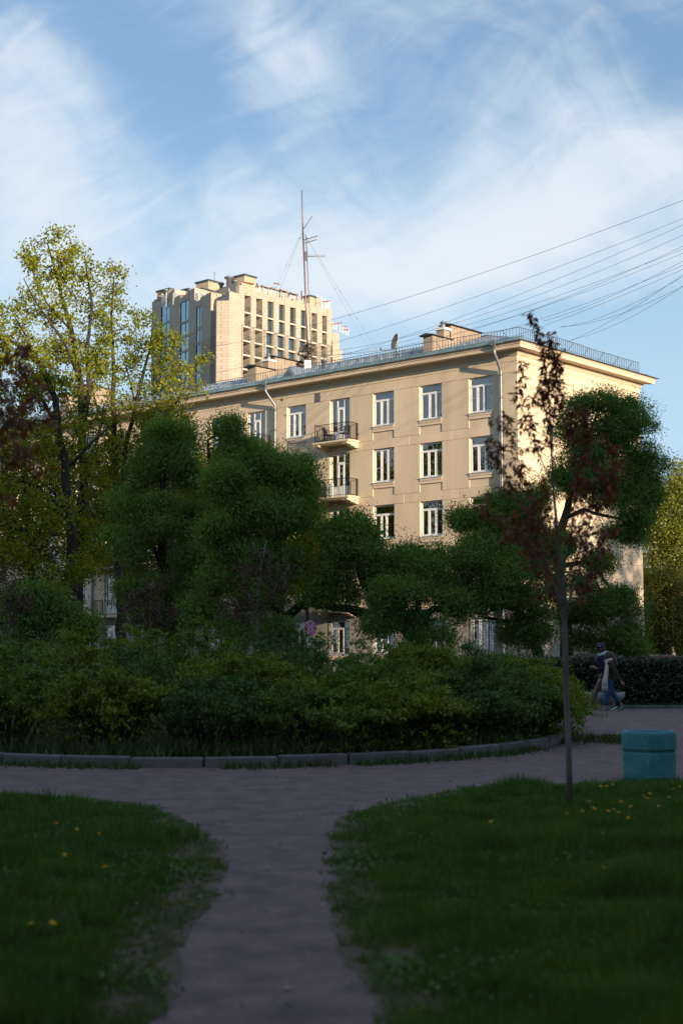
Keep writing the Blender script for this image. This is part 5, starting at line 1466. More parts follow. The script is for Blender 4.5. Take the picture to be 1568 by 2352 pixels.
# ------------------------------------------------------------------ red-leaved saplings in the foreground
def sapling(base, label, trunk, branches, nl, extra, seed, L=.088, cat='sapling', clusters=None):
    rg = np.random.default_rng(seed)
    base = np.array([base[0], base[1], 0.0]); root = empty('red_leaf_sapling', base); tag(root, label, cat)
    mb = MB()
    pts = [np.array(p[:3]) - base for p in trunk]; rad = [p[3] for p in trunk]
    mb.tube(pts, rad, 10); mb.lathe([(rad[0] * 1.5, -.02), (rad[0] * 1.15, .04), (rad[0], .10)], (0, 0, 0), 10)
    mb.build('trunk', BARKL, root)
    tips = []
    bm = MB()
    def sprinkle(p, dens, a=.3, b_=1.0):
        tot = sum(np.linalg.norm(p[i + 1] - p[i]) for i in range(len(p) - 1)); n = max(2, int(tot * dens))
        for t in np.linspace(a, b_, n):
            tt = t * (len(p) - 1); k = min(int(tt), len(p) - 2); tips.append(p[k] + (p[k + 1] - p[k]) * (tt - k) + rg.normal(0, .015, 3))
    for br in branches:
        p = [np.array(q[:3]) - base for q in br]; rr = [q[3] for q in br]
        bm.tube(p, rr, 6, cap=False); sprinkle(p, 16, .22)
        for _ in range(max(2, len(p))):                        # side twigs
            t = rg.uniform(.35, .95) * (len(p) - 1); k = min(int(t), len(p) - 2); q = p[k] + (p[k + 1] - p[k]) * (t - k)
            d = unit(rg.normal(size=3) + np.array([0, 0, .8])) * rg.uniform(.12, .34)
            bm.tube([q, q + d * .5 + rg.normal(0, .01, 3), q + d], [.004, .003, .002], 4, cap=False); sprinkle([q, q + d * .5, q + d], 20)
    sprinkle(pts, 9, .62, 1.0)
    bm.build('branch', BARKL, root)
    # leaf shape: pointed oval folded along the midrib
    lm = MB(); lm.add([(0, 0, 0), (.35, .19, .05), (.7, .15, .05), (1, 0, -.05), (.7, -.15, .05), (.35, -.19, .05), (.5, 0, -.01)], [(0, 6, 1), (1, 6, 2), (2, 6, 3), (3, 6, 4), (4, 6, 5), (5, 6, 0)], True)
    lmesh = lm.mesh('leaf', BRONZE)
    tips_ = np.array(tips); rg.shuffle(tips_)
    total = nl + extra
    bigv = []
    for i in range(total):
        q = tips_[i % len(tips_)] + rg.normal(0, .018, 3)
        rz = rg.uniform(0, 2 * PI); ry = rg.uniform(-.2, 1.15); rx = rg.uniform(-.7, .7); s = L * rg.uniform(.6, 1.25)
        if i < nl:
            o = link('leaf', lmesh, root, loc=q); o.rotation_euler = (rx, ry, rz); o.scale = (s, s, s)
        else:
            from mathutils import Euler
            m3 = Euler((rx, ry, rz)).to_matrix()
            vv = [np.array(m3 @ Vector(v)) * s + q for v in ((0, 0, 0), (.45, .19, .04), (1, 0, -.04), (.45, -.19, .04))]
            bigv += vv
    if bigv:
        o = link('foliage', np_mesh('foliage', np.array(bigv), 4, BRONZE), root); o['kind'] = 'stuff'
S = 14.4
def sl(*pts): return [(*at(px, py, S + dy), r) for px, py, r, dy in pts]
sapling(ground_at(1308, 1856)[:2], 'slender red-leaved sapling with a bare grey trunk standing in the right lawn',
    sl((1308, 1856, 0.0319, 0), (1304, 1700, 0.0302, 0), (1299, 1560, 0.0294, 0), (1296, 1440, 0.0286, 0), (1290, 1340, 0.0227, 0), (1280, 1240, 0.0168, 0), (1270, 1120, 0.0126, 0), (1264, 1000, 0.0092, 0), (1258, 900, 0.0067, 0), (1250, 830, 0.0050, 0), (1238, 765, 0.0034, 0), (1218, 716, 0.0017, 0)),
    [sl((1294, 1400, .017, 0), (1262, 1320, .013, -.1), (1235, 1230, .010, -.15), (1215, 1140, .007, -.2), (1200, 1060, .004, -.2)), sl((1294, 1410, .016, 0), (1325, 1330, .012, .1), (1345, 1240, .009, .15), (1362, 1150, .006, .2), (1375, 1080, .003, .2)),
     sl((1288, 1330, .012, 0), (1310, 1230, .009, -.2), (1322, 1120, .006, -.25), (1316, 1020, .004, -.25), (1300, 960, .002, -.2)), sl((1270, 1120, .008, 0), (1235, 1040, .006, .05), (1208, 985, .004, .08), (1196, 920, .003, .1), (1192, 875, .002, .1)),
     sl((1262, 1320, .008, -.1), (1200, 1240, .006, -.2), (1140, 1190, .004, -.3), (1085, 1165, .002, -.35)), sl((1235, 1230, .006, -.15), (1190, 1140, .005, .1), (1150, 1070, .003, .2), (1118, 1010, .002, .2)), sl((1225, 1180, .005, -.1), (1190, 1060, .004, -.1), (1172, 990, .003, -.1), (1165, 955, .002, -.1)),
     sl((1345, 1240, .006, .15), (1385, 1150, .004, .3), (1408, 1080, .003, .35), (1420, 1020, .002, .35)), sl((1310, 1230, .006, -.2), (1335, 1100, .004, -.2), (1350, 1000, .003, -.2), (1345, 940, .002, -.2)), sl((1264, 1000, .005, 0), (1280, 920, .004, -.05), (1284, 860, .003, -.05), (1276, 800, .002, -.05)), sl((1264, 1000, .005, 0), (1248, 930, .004, .05), (1240, 870, .002, .06)), sl((1258, 900, .004, 0), (1264, 850, .003, .05), (1268, 790, .002, .05)),
     sl((1292, 1380, .010, 0), (1270, 1280, .008, .2), (1258, 1180, .005, .3), (1250, 1100, .003, .3)), sl((1296, 1420, .010, 0), (1345, 1350, .007, -.2), (1372, 1270, .005, -.3), (1385, 1200, .003, -.3)), sl((1290, 1350, .009, 0), (1230, 1290, .006, .2), (1190, 1230, .004, .3), (1170, 1180, .002, .3)), sl((1290, 1345, .008, 0), (1330, 1270, .006, .3), (1340, 1180, .004, .4), (1335, 1110, .002, .4)), sl((1294, 1400, .006, 0), (1275, 1370, .004, .1), (1240, 1340, .003, .15), (1215, 1300, .002, .15))],
    300, 3700, 51, L=.085)
S = 9.5
bx = at(-130, 1400, S)
sapling((bx[0], bx[1]), 'blurred dark red-leaved branches of a nearer sapling reaching in from the left edge',
    [(bx[0], bx[1], 0, .035), (*at(-125, 1300, S), .03), (*at(-120, 1050, S), .022), (*at(-110, 850, S), .012), (*at(-100, 700, S), .005)],
    [sl((-120, 1200, .012, 0), (-60, 1080, .009, 0), (0, 990, .006, .1), (60, 930, .004, .15), (110, 880, .002, .2)), sl((-120, 1150, .010, 0), (-40, 1020, .007, -.2), (20, 930, .005, -.3), (50, 860, .003, -.3), (45, 800, .002, -.3)), sl((-122, 1250, .010, 0), (-50, 1130, .008, .1), (30, 1060, .005, .2), (90, 1030, .003, .2)),
     sl((-118, 1100, .009, 0), (-50, 970, .006, .2), (0, 870, .004, .3), (20, 810, .002, .3)), sl((-40, 1060, .006, .1), (40, 990, .004, .1), (90, 960, .003, .1), (130, 985, .002, .1)), sl((-60, 1080, .006, 0), (-10, 1010, .004, -.1), (40, 960, .003, -.1), (85, 905, .002, -.1)), sl((-10, 1060, .006, 0), (20, 1040, .004, -.1), (55, 1020, .003, -.1))],
    150, 900, 52, L=.075)

# ------------------------------------------------------------------ trees outside the frame: added ones shade the lawn, limes show in the windows
def park_tree(x, y, h, r, seed, label, lm=PARKL, n=5200, lf=.42):
    lob = [(np.array([x, y, h * .62]), np.array([r, r, h * .30])), (np.array([x + r * .4, y - r * .3, h * .82]), np.array([r * .6, r * .6, h * .18])), (np.array([x - r * .5, y + r * .3, h * .48]), np.array([r * .6, r * .7, h * .2]))]
    tree('park_tree', label, 'tree', (x, y), [[(x, y, 0, .3), (x + .2, y, h * .4, .22), (x, y + .2, h * .8, .08)]], lob, 90, n, lf, lf * .7, lm, BARK, 'park trees around the camera', sig=.75, shell=.5, seed=seed)
for i, (x, y, h, r) in enumerate(SHADE_TREES): park_tree(x, y, h, r, 200 + i, 'large leafy park tree standing outside the picture')
for i, (x, y, h, r) in enumerate(((-30, 72, 19, 5), (-41, 80, 21, 5.5), (-36, 62, 18, 5), (-52, 74, 20, 6))):
    park_tree(x, y, h, r, 300 + i, 'lime tree of the row continuing outside the left edge', LIME, 9000, .3)
# ------------------------------------------------------------------ street furniture
def disc(mb, r, y, sides=28, r0=0.0):
    if r0 == 0:
        mb.add([(r * math.cos(2 * PI * i / sides), y, r * math.sin(2 * PI * i / sides)) for i in range(sides)], [tuple(range(sides))])
    else:
        vs = [(q * math.cos(2 * PI * i / sides), y, q * math.sin(2 * PI * i / sides)) for i in range(sides) for q in (r0, r)]
        mb.add(vs, [(2 * i, 2 * i + 1, (2 * i + 3) % (2 * sides), (2 * i + 2) % (2 * sides)) for i in range(sides)])
sgp = at(712, 1443, 66)
sg = empty('traffic_sign', (sgp[0], sgp[1], 0), R(38)); tag(sg, 'round red and blue no-stopping sign with a white plate below on its post', 'traffic sign')
b = MB(); b.tube([(0, .05, 0), (0, .05, sgp[2] + .3)], .03, 8); b.build('post', M['zinc'], sg)
SR = mat('sign_red', (.75, .035, .025), .4); SB = mat('sign_blue', (.01, .14, .50), .4); SW = mat('sign_white', (.8, .8, .8), .4)
d = empty('tmp', (0, 0, 0)); bpy.data.objects.remove(d)
b = MB(); b.lathe([(.34, -.012), (.35, 0), (.34, .012)], (0, 0, 0), 28); o = b.build('sign_disc', SW, sg, loc=(0, 0, sgp[2])); o.rotation_euler = (PI / 2, 0, 0)
dsc = o
def flat(name, m, build):
    b = MB(); build(b); return b.build(name, m, sg, loc=(0, 0, sgp[2]))
flat('blue_field', SB, lambda b: disc(b, .27, -.014)); flat('red_ring', SR, lambda b: disc(b, .335, -.016, 28, .265))
def cross(b, w, y):
    for s in (1, -1):
        c = .275 / math.sqrt(2); e = w / 2 / math.sqrt(2)
        b.add([(-c * s - e * s, y - .001 * s, -c + e), (-c * s + e * s, y - .001 * s, -c - e), (c * s + e * s, y - .001 * s, c - e), (c * s - e * s, y - .001 * s, c + e)], [(0, 1, 2, 3)])
flat('white_edge', SW, lambda b: cross(b, .115, -.0175)); flat('red_cross', SR, lambda b: cross(b, .08, -.020))
b = MB(); b.box((-.19, -.012, -.62), (.19, .01, -.40)); pl = b.build('distance_plate', SW, sg, loc=(0, 0, sgp[2]))
b = MB(); b.beam((-.06, -.014, -.58), (-.06, -.014, -.45), .018, .004, up=(1, 0, 0)); b.beam((-.06, -.014, -.45), (-.10, -.014, -.49), .018, .004); b.beam((-.06, -.014, -.45), (-.02, -.014, -.49), .018, .004); b.beam((.02, -.014, -.50), (.12, -.014, -.50), .03, .004); b.build('arrow', M['iron'], pl)
b = MB(); b.box((-.19, -.012, -.90), (.19, .01, -.66)); b.build('lower_plate', SW, sg, loc=(0, 0, sgp[2]))

# turquoise concrete litter bin
TURQ = mat('turquoise_concrete', (.080, .265, .315), .85, var=.22, scale=5, bump=1.0, bscale=38, spec=.25)
g = ground_at(1504, 1797)
bn = empty('litter_bin', (g[0], g[1] + .33, 0), R(-11)); tag(bn, 'squat turquoise six-sided concrete litter bin at the edge of the lawn on the right', 'litter bin')
rot = -PI / 2
def hexprof(prof, m, name, parent=None):
    b = MB(); b.lathe(prof, (0, 0, 0), 6, False, rot)
    o = b.build(name, m, parent or bn)
    bv = o.modifiers.new('bevel', 'BEVEL'); bv.width = .016; bv.segments = 3; bv.limit_method = 'ANGLE'; bv.angle_limit = R(35)
    return o
rr = .375
body = hexprof([(rr * .90, 0), (rr * .955, .05), (rr * .985, .315), (rr * .985, .345)], TURQ, 'body')
hexprof([(rr * .93, .340), (rr * .93, .372)], TURQ, 'groove')
hexprof([(rr * .97, .368), (rr * 1.0, .385), (rr * 1.0, .555), (rr * .955, .595), (rr * .80, .595), (rr * .77, .575), (rr * .74, .40)], TURQ, 'rim')
b = MB(); b.lathe([(.20, .40), (.235, .53)], (0, 0, 0), 20); b.build('liner', M['iron'], bn)
b = MB(); b.lathe([(rr * .86, -.02), (rr * .86, .012)], (0, 0, 0), 6, False, rot); b.build('foot', M['iron'], bn)

# concrete bowl planter behind the walkers
CONC = mat('planter_concrete', (.30, .32, .31), .9, var=.2, scale=6, bump=.4, bscale=40)
bp_ = empty('concrete_planter', (at(1388, 1600, 39.75)[0], 39.85, 0)); tag(bp_, 'wide shallow grey concrete bowl planter behind the walkers legs', 'planter')
b = MB(); b.lathe([(.26, 0), (.28, .03), (.22, .09), (.30, .14), (.47, .22), (.55, .31), (.575, .44), (.56, .45), (.52, .44), (.50, .38)], (0, 0, 0), 28); o = b.build('bowl', CONC, bp_)
b = MB(); b.lathe([(.505, .37), (.3, .40), (.02, .41)], (0, 0, 0), 20); b.build('soil', SOIL, bp_)
rg = np.random.default_rng(61); a = rg.uniform(0, 2 * PI, 500); q = .46 * np.sqrt(rg.random(500))
link('plants', np_mesh('plants', leaves_arr(np.stack([q * np.cos(a), q * np.sin(a), .43 + .05 * rg.random(500)], 1), .08, .035, rg), 4, HEDGE), bp_)

# ------------------------------------------------------------------ parked cars beyond the hedge
def car(x, y, rz, col, label, h=1.46, L=4.5, W=1.76):
    c = empty('parked_car', (x, y, -.012), rz); tag(c, label, 'car', 'cars parked along the street behind the hedge')
    paint = mat('car_paint', col, .25, .2)
    body = [(-L / 2, .35), (-L / 2 + .05, .75), (-L / 2 + .25, .90), (-L * .22, .98), (L * .20, 1.0), (L * .42, .92), (L / 2 - .04, .78), (L / 2, .45), (L / 2 - .1, .22), (-L / 2 + .1, .22)]
    roof = [(-L * .26, .97), (-L * .10, h - .06), (L * .02, h), (L * .16, h - .01), (L * .28, h - .10), (L * .40, .95)]
    def ext(prof, w0, w1, name, m):
        b = MB(); n = len(prof); zs = [z for _, z in prof]; zmin, zmax = min(zs), max(zs)
        ww = [w0 + (w1 - w0) * (z - zmin) / (zmax - zmin) for z in zs]
        vs = [(p[0], -w / 2, p[1]) for p, w in zip(prof, ww)] + [(p[0], w / 2, p[1]) for p, w in zip(prof, ww)]
        b.add(vs, [tuple(range(n)), tuple(range(2 * n - 1, n - 1, -1))] + [(i, n + i, n + (i + 1) % n, (i + 1) % n) for i in range(n)])
        o = b.build(name, m, c); bv = o.modifiers.new('bevel', 'BEVEL'); bv.width = .05; bv.segments = 3; return o
    ext(body, W, W * .97, 'body', paint); ext(roof, W * .95, W * .74, 'cabin', paint)
    GL = glass_mat('car_glass', (.1, .12, .12), 1.6) if 'car_glass' not in bpy.data.materials else bpy.data.materials['car_glass']
    for s in (-1, 1):
        for (xa, xb, xc, xd) in ((-L * .20, -L * .095, L * .045, L * .045), (L * .065, L * .065, L * .19, L * .30)):
            b = MB(); y0, y1 = s * (W * .95 / 2 + .004), s * (W * .755 / 2 + .012)
            b.add([(xa, y0, 1.02), (xb, y1, h - .10), (xc, y1, h - .10), (xd, y0, 1.02)], [(0, 1, 2, 3)]); b.build('side_window', M['core'], c)
    for (xa, xb) in ((-L * .255, -L * .11), (L * .385, L * .285)):
        b = MB(); sgn = -1 if xa < 0 else 1
        b.add([(xa + sgn * .012, -W * .42, 1.01), (xb + sgn * .012, -W * .35, h - .09), (xb + sgn * .012, W * .35, h - .09), (xa + sgn * .012, W * .42, 1.01)], [(0, 1, 2, 3)]); b.build('windscreen', M['core'], c)
    for sx in (-L * .30, L * .31):
        for s in (-1, 1):
            b = MB(); b.lathe([(.2, -.10), (.32, -.10), (.34, -.06), (.34, .06), (.32, .10), (.2, .10)], (0, 0, 0), 18); o = b.build('wheel', M['iron'], c, loc=(sx, s * (W / 2 - .08), .34)); o.rotation_euler = (PI / 2, 0, 0)
            b = MB(); b.lathe([(.2, -.02), (.19, .02)], (0, 0, 0), 12); b.build('rim', M['zinc'], o, loc=(0, 0, -s * .085))
    for s in (-1, 1):
        b = MB(); b.box((-L / 2 - .01, s * .62 - .14, .62), (-L / 2 + .08, s * .62 + .14, .74)); b.build('headlight', M['white'], c)
        b = MB(); b.box((L / 2 - .06, s * .62 - .14, .66), (L / 2 + .012, s * .62 + .14, .80)); b.build('tail_light', SR, c)
car(8.4, 49.5, R(3), (.02, .02, .025), 'dark car whose roof just clears the hedge left of the walkers', 1.50)
car(12.6, 58.0, R(0), (.16, .05, .04), 'dark red car mostly hidden behind the hedge right of the walkers', 1.46)
car(12.9, 49.2, R(2), (.70, .71, .72), 'white car showing as a pale roof strip above the hedge at right', 1.34)
car(15.6, 53.5, R(-2), (.03, .03, .035), 'dark tall car with a roof rail at the right edge behind the hedge', 1.52)

# ------------------------------------------------------------------ two people walking to the left
def skin(name, J, E, rad, m, parent, sub=2, root=0):
    me = bpy.data.meshes.new(name); me.from_pydata([tuple(j) for j in J], E, [])
    o = bpy.data.objects.new(name, me); COL.objects.link(o)
    md = o.modifiers.new('skin', 'SKIN'); md.use_smooth_shade = True
    for i, r in enumerate(rad):
        sv = me.skin_vertices[0].data[i]; sv.radius = (r, r) if isinstance(r, (int, float)) else r
        sv.use_root = (i == root)
    s = o.modifiers.new('sub', 'SUBSURF'); s.levels = sub; s.render_levels = sub
    dg = bpy.context.evaluated_depsgraph_get(); dg.update()
    me2 = bpy.data.meshes.new_from_object(o.evaluated_get(dg)); me2.name = name
    bpy.data.objects.remove(o)
    me2.materials.clear(); me2.materials.append(m)
    return link(name, me2, parent)
SKINM = mat('skin_tone', (.30, .175, .125), .6)
def chain(J, E, rad, pts, start=None):
    prev = start
    for (p, r) in pts:
        J.append(p); rad.append(r); i = len(J) - 1
        if prev is not None: E.append((prev, i))
        prev = i
    return prev
def person(name_label, x, y, sc, pose, cols, group=None):
    """Figure walking towards -x. pose holds joint positions for a 1.75 m body."""
    p = empty('person', (x, y, 0)); p.scale = (sc, sc, sc); tag(p, name_label, 'person', group)
    J, E, rad = [], [], []
    pel = chain(J, E, rad, [((0, 0, .94), .135)])
    ch = chain(J, E, rad, [((-.01, 0, 1.12), .125), ((-.015, 0, 1.30), .15), ((-.01, 0, 1.41), .11)], pel)
    nk = chain(J, E, rad, [((-.03, 0, 1.50), .052), ((-.05, 0, 1.56), .06), ((-.055, 0, 1.65), .098), ((-.05, 0, 1.71), .075)], ch)
    for s, arm in ((-1, pose['arm_near']), (1, pose['arm_far'])):
        sh = chain(J, E, rad, [((-.01, s * .17, 1.40), .062), (arm[0], .044), (arm[1], .030), (arm[2], .027)], ch - 0)
    for s, leg in ((-1, pose['leg_near']), (1, pose['leg_far'])):
        chain(J, E, rad, [((0, s * .09, .88), .09), (leg[0], .060), (leg[1], .042), (leg[2], .034), (leg[3], .026)], pel)
    body = skin('body', J, E, rad, SKINM, p)
    # face: nose, eye sockets, mouth, ears
    b = MB(); b.lathe([(.018, 0), (.016, .02), (.006, .05)], (0, 0, 0), 8); o = b.build('nose', SKINM, p, loc=(-.158, 0, 1.615)); o.rotation_euler = (0, R(-12), 0)
    for s in (-1, 1):
        b = MB(); b.lathe([(.004, -.008), (.012, 0), (.004, .008)], (0, 0, 0), 8); b.build('eye', M['iron'], p, loc=(-.140, s * .034, 1.645))
        b = MB(); b.lathe([(.008, -.012), (.022, 0), (.01, .012)], (0, 0, 0), 8); o = b.build('ear', SKINM, p, loc=(-.045, s * .098, 1.635)); o.rotation_euler = (PI / 2, 0, 0)
    b = MB(); b.box((-.150, -.022, 1.578), (-.138, .022, 1.586)); b.build('mouth', mat('lip', (.30, .12, .10), .5) if 'lip' not in bpy.data.materials else bpy.data.materials['lip'], p)
    # hands: palm, four fingers and a thumb
    for s, arm in ((-1, pose['arm_near']), (1, pose['arm_far'])):
        w = np.array(arm[2]); d = unit(np.array(arm[2]) - np.array(arm[1])); d = unit(d + np.array(pose.get('hand_dir', (0, 0, 0))))
        side = unit(np.cross(d, np.array([0, s, .01])))
        hb = MB(); hb.tube([w, w + d * .05, w + d * .09], [.026, .034, .03], 8)
        for k in range(4):
            off = side * (.027 - .018 * k); l = (.062, .075, .07, .055)[k]
            a = w + d * .085 + off; c1 = a + d * l * .5; c2 = a + d * l + np.array([0, -s * .018, 0]) - side * .004
            hb.tube([a, c1, c2], [.0095, .009, .007], 6)
        a = w + d * .03 + side * .030; hb.tube([a, a + d * .035 + side * .022, a + d * .065 + side * .028], [.011, .010, .008], 6)
        hb.build('hand', SKINM, p)
    # trousers
    J, E, rad = [], [], []
    pel = chain(J, E, rad, [((0, 0, .98), .15), ((0, 0, .90), .145)])
    for s, leg in ((-1, pose['leg_near']), (1, pose['leg_far'])):
        k, a = np.array(leg[0]), np.array(leg[1]); wd = cols['wide']
        chain(J, E, rad, [((0, s * .085, .82), .10), (tuple((np.array((0, s * .085, .82)) + k) / 2), .088), (tuple(k), .075 * wd), (tuple((k + a) / 2), .070 * wd), (tuple(a + (k - a) * .06), .072 * wd)], pel)
    skin('trousers', J, E, rad, cols['trousers'], p)
    # jacket
    J, E, rad = [], [], []
    pel = chain(J, E, rad, [((.0, 0, cols['hem']), .175 * cols.get('flare', 1))])
    ch = chain(J, E, rad, [((-.005, 0, (cols['hem'] + 1.15) / 2), .17), ((-.01, 0, 1.15), .165), ((-.015, 0, 1.32), .175), ((-.01, 0, 1.42), .125), ((-.02, 0, 1.49), .08)], pel)
    for s, arm in ((-1, pose['arm_near']), (1, pose['arm_far'])):
        e, w = np.array(arm[0]), np.array(arm[1])
        chain(J, E, rad, [((-.01, s * .18, 1.39), .085), (tuple((np.array((-.01, s * .18, 1.39)) + e) / 2), .078), (tuple(e), .070), (tuple((e + w) / 2), .062), (tuple(w + (np.array(arm[2]) - w) * .5), .050)], ch - 1)
    skin('jacket', J, E, rad, cols['jacket'], p)
    # shoes
    for s, leg in ((-1, pose['leg_near']), (1, pose['leg_far'])):
        heel, toe = np.array(leg[2]), np.array(leg[3]); d = unit(toe - heel); up = unit(np.cross(np.cross(d, (0, 0, 1)), d)); sd = np.cross(d, up)
        L = .29
        hp = heel - d * .07
        b = MB(); prof = [(0, .0, .075, .035), (.05, .0, .085, .042), (.12, .0, .075, .042), (.19, .0, .055, .047), (.25, .005, .042, .042), (.29, .012, .03, .02)]
        vs = []
        for (u, z0, z1, w) in prof:
            for k in range(8):
                an = PI * k / 7; vs.append(hp + d * u + sd * w * math.cos(an) + up * (z0 + (z1 - z0) * math.sin(an)) - up * .03)
        fs = [(i * 8 + k, i * 8 + k + 1, i * 8 + 9 + k, i * 8 + 8 + k) for i in range(5) for k in range(7)] + [tuple(range(8)), tuple(range(47, 39, -1))]
        b.add(vs, fs, True); so = b.build('shoe', cols['shoe'], p)
        b = MB(); vs = []
        for (u, z0, z1, w) in prof:
            for (q, zz) in ((-1, z0), (1, z0), (1, z0 - .03), (-1, z0 - .03)): vs.append(hp + d * u + sd * (w + .004) * q + up * (zz - .03))
        fs = [(i * 4 + k, i * 4 + (k + 1) % 4, i * 4 + 4 + (k + 1) % 4, i * 4 + 4 + k) for i in range(5) for k in range(4)] + [(0, 1, 2, 3), (23, 22, 21, 20)]
        b.add(vs, fs); b.build('sole', cols['sole'], so)
    return p
def cloth(n, c, r=.85, var=.15): return mat(n, c, r, var=var, scale=7, bump=.3, bscale=18, spec=.2)
# man behind, in cap and dark jacket
mp = at(1384, 1600, 38.75)
man = person('man in a navy cap and dark hooded jacket striding left and looking at a phone', mp[0], 38.75, 1.0,
    dict(arm_near=((.02, -.22, 1.12), (-.15, -.15, 1.10), (-.20, -.12, 1.12)), arm_far=((-.03, .22, 1.12), (-.15, .10, 1.10), (-.20, .07, 1.11)),
         leg_far=((-.17, .09, .52), (-.34, .09, .14), (-.36, .09, .07), (-.50, .09, .13)), leg_near=((.06, -.09, .49), (.26, -.09, .16), (.27, -.09, .10), (.17, -.09, .05))),
    dict(trousers=cloth('grey_brown_trousers', (.16, .115, .10)), jacket=cloth('navy_jacket', (.018, .025, .05)), shoe=cloth('dark_trainer', (.10, .12, .13)), sole=M['white'], wide=1.15, hem=.95))
HAIR1 = mat('dark_hair', (.025, .015, .012), .6, bump=.4, bscale=60); HAIR2 = mat('brown_hair', (.06, .028, .016), .55, bump=.6, bscale=60, stretch=(4, 4, .5))
b = MB(); b.lathe([(.085, -.06), (.108, .0), (.106, .06), (.085, .10), (.02, .115)], (0, 0, 0), 16); o = b.build('hair', HAIR1, man, loc=(-.030, 0, 1.62))
NAVY = mat('navy_cap', (.010, .020, .055), .7)
b = MB(); b.lathe([(.116, -.01), (.118, .03), (.105, .08), (.065, .118), (.008, .128)], (0, 0, 0), 18); o = b.build('cap', NAVY, man, loc=(-.048, 0, 1.685)); o.rotation_euler = (0, R(-8), 0)
b = MB(); vs = []
for i in range(9):
    a = R(-70 + 140 * i / 8); vs += [(-.100 * math.cos(a), .100 * math.sin(a), 0), (-.10 - .10 * math.cos(a), .090 * math.sin(a), -.022)]
b.add(vs, [(2 * i, 2 * i + 1, 2 * i + 3, 2 * i + 2) for i in range(8)], True); b.add([(x, y, z - .008) for x, y, z in vs], [(2 * i + 2, 2 * i + 3, 2 * i + 1, 2 * i) for i in range(8)]); b.build('cap_peak', NAVY, o)
b = MB(); b.box((-.045, -.1185, .028), (-.022, -.112, .048)); b.build('cap_badge', M['white'], o)
PALEB = cloth('pale_blue_hood', (.42, .52, .55))
b = MB(); b.tube([(-.10, -.08, 1.46), (.0, -.12, 1.50), (.09, -.07, 1.53), (.12, 0, 1.53), (.09, .07, 1.53), (.0, .12, 1.50), (-.10, .08, 1.46)], [.03, .045, .055, .06, .055, .045, .03], 8); b.build('inner_hood', PALEB, man)
b = MB(); b.tube([(-.06, -.14, 1.42), (.06, -.13, 1.44), (.16, -.05, 1.40), (.17, .05, 1.40), (.06, .13, 1.44), (-.06, .14, 1.42)], [.04, .065, .09, .09, .065, .04], 8); b.build('hood', bpy.data.materials['navy_jacket'], man)
ph = empty('mobile_phone', (mp[0] - .31, 38.68, 1.13)); ph.rotation_euler = (0, R(-30), 0); tag(ph, 'small dark phone held up by the man in the navy cap', 'phone')
b = MB(); b.bevbox((-.075, -.037, -.004), (.075, .037, .005), .002); b.build('case', M['iron'], ph)
b = MB(); b.add([(-.068, -.033, .0056), (.068, -.033, .0056), (.068, .033, .0056), (-.068, .033, .0056)], [(0, 1, 2, 3)]); b.build('screen', M['core'], ph)
# woman in front, brown coat and long pale scarf
wp = at(1401, 1600, 38.1)
wom = person('woman in a brown jacket, blue jeans and long fringed pale scarf walking left', wp[0], 38.1, .90,
    dict(arm_near=((.12, -.24, 1.12), (.24, -.25, .90), (.27, -.25, .87)), arm_far=((-.10, .22, 1.13), (-.22, .20, .95), (-.25, .19, .92)), hand_dir=(.15, 0, -.2),
         leg_near=((-.10, -.09, .50), (-.20, -.09, .12), (-.19, -.09, .055), (-.33, -.09, .035)), leg_far=((.08, .09, .50), (.33, .09, .19), (.36, .09, .14), (.30, .09, .045))),
    dict(trousers=cloth('blue_jeans', (.03, .075, .16)), jacket=cloth('brown_jacket', (.050, .036, .028)), shoe=cloth('grey_green_boot', (.14, .19, .19)), sole=cloth('boot_sole', (.10, .13, .13)), wide=1.25, hem=.80, flare=1.12))
b = MB(); b.lathe([(.05, -.20), (.105, -.10), (.125, .0), (.118, .06), (.085, .11), (.02, .125)], (0, 0, 0), 16); b.tube([(.04, 0, .03), (.11, 0, -.10), (.17, 0, -.24), (.20, -.02, -.40)], [.09, .095, .075, .02], 10); b.build('hair', HAIR2, wom, loc=(-.02, 0, 1.625))
SCARF = mat('pale_scarf', (.56, .53, .52), .95, var=.12, scale=14, bump=.6, bscale=40)
b = MB(); b.tube([(-.11, -.07, 1.46), (-.03, -.115, 1.50), (.06, -.06, 1.52), (.07, .05, 1.52), (-.03, .115, 1.50), (-.11, .06, 1.46), (-.13, 0, 1.45), (-.11, -.07, 1.46)], .042, 8)
prof = [(-.10, -.16, 1.46, .045), (-.12, -.19, 1.32, .05), (-.15, -.21, 1.10, .055), (-.19, -.215, .92, .075), (-.20, -.215, .74, .088)]
vs = []
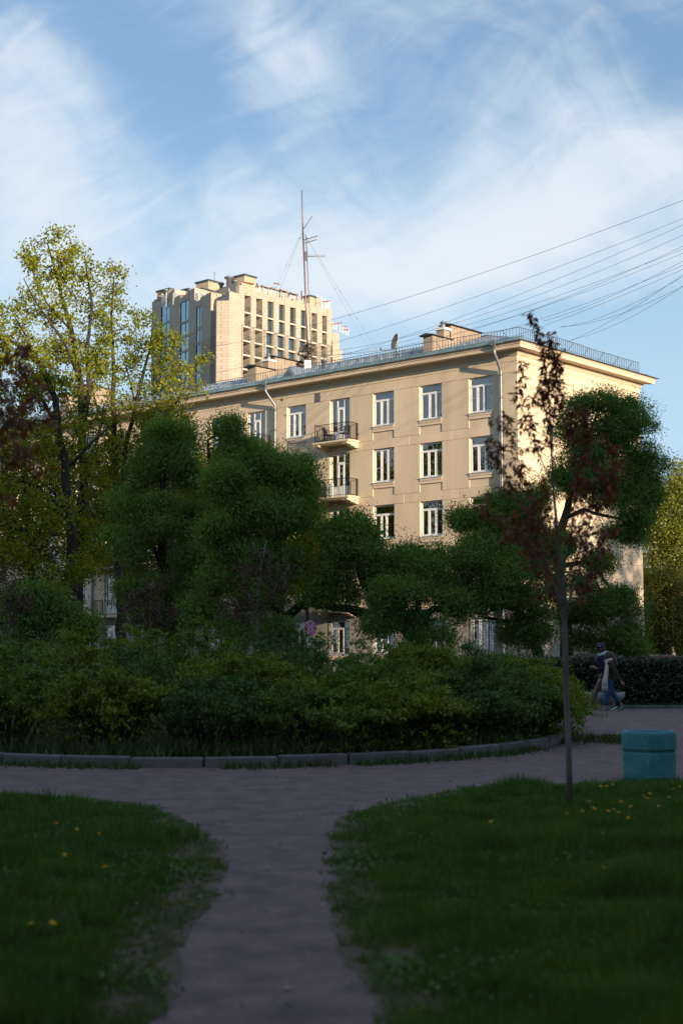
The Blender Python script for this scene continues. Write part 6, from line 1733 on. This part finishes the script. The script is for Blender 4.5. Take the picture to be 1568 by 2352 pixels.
for (x, y, z, w) in prof: vs += [(x - w, y, z), (x + w, y - .012, z), (x + w, y + .02, z), (x - w, y + .03, z)]
b.add(vs, [(i * 4 + k, i * 4 + (k + 1) % 4, i * 4 + 4 + (k + 1) % 4, i * 4 + 4 + k) for i in range(4) for k in range(4)] + [(16, 17, 18, 19)], True)
sc_ = b.build('scarf', SCARF, wom)
b = MB()
for i in range(13):
    x = -.285 + .17 * i / 12; b.tube([(x, -.212, .745), (x - .008 + .004 * (i % 3), -.215, .67), (x - .02 + .02 * i / 12 + .012 * math.sin(i * 2.1), -.21, .58 + .015 * math.sin(i * 3.3))], .0065, 4)
b.build('fringe', SCARF, sc_)

# ------------------------------------------------------------------ unseen blocks added to shade the park, and trees shadowing the end wall
def shade_block(x, y, rz, L, D, H, label):
    o = empty('park_side_block', (x, y, 0), rz); tag(o, label, 'apartment building')
    b = MB(); b.box((-L / 2, -D / 2, 0), (L / 2, D / 2, H)); b.build('wall', M['plaster2'], o)
    b = MB(); b.box((-L / 2 - .4, -D / 2 - .4, H), (L / 2 + .4, D / 2 + .4, H + .5)); b.build('roof', M['roofm'], o)
    wm = MB(); wm.box((-.8, -.05, 0), (.8, .05, 1.6)); wme = wm.mesh('window', M['core'])
    for f in range(int(H / 3.1)):
        for k in range(int(L / 4)):
            link('window', wme, o, loc=(-L / 2 + 2 + k * 4, D / 2, 1.2 + f * 3.1))
def pq(p, q): return (-SUN_H[1] * p + SUN_H[0] * q, SUN_H[0] * p + SUN_H[1] * q)
for i, (p0, p1, q, H) in enumerate(SHADE_BLOCKS):
    x, y = pq((p0 + p1) / 2, q); shade_block(x, y, math.atan2(SUN_H[0], -SUN_H[1]), p1 - p0, 12, H, ['long tall apartment block behind the camera whose shadow covers the whole park', 'narrow stair tower at the right end of the long block behind the camera', 'lower apartment block right of the stair tower behind the camera'][i])
for i, (p, q, h, r, nn_) in enumerate(BACK_TREES):
    x, y = pq(p, q); park_tree(x, y, h, r, 400 + i, 'tall tree behind the camera whose shadow falls on the end wall', n=nn_, lf=.45)
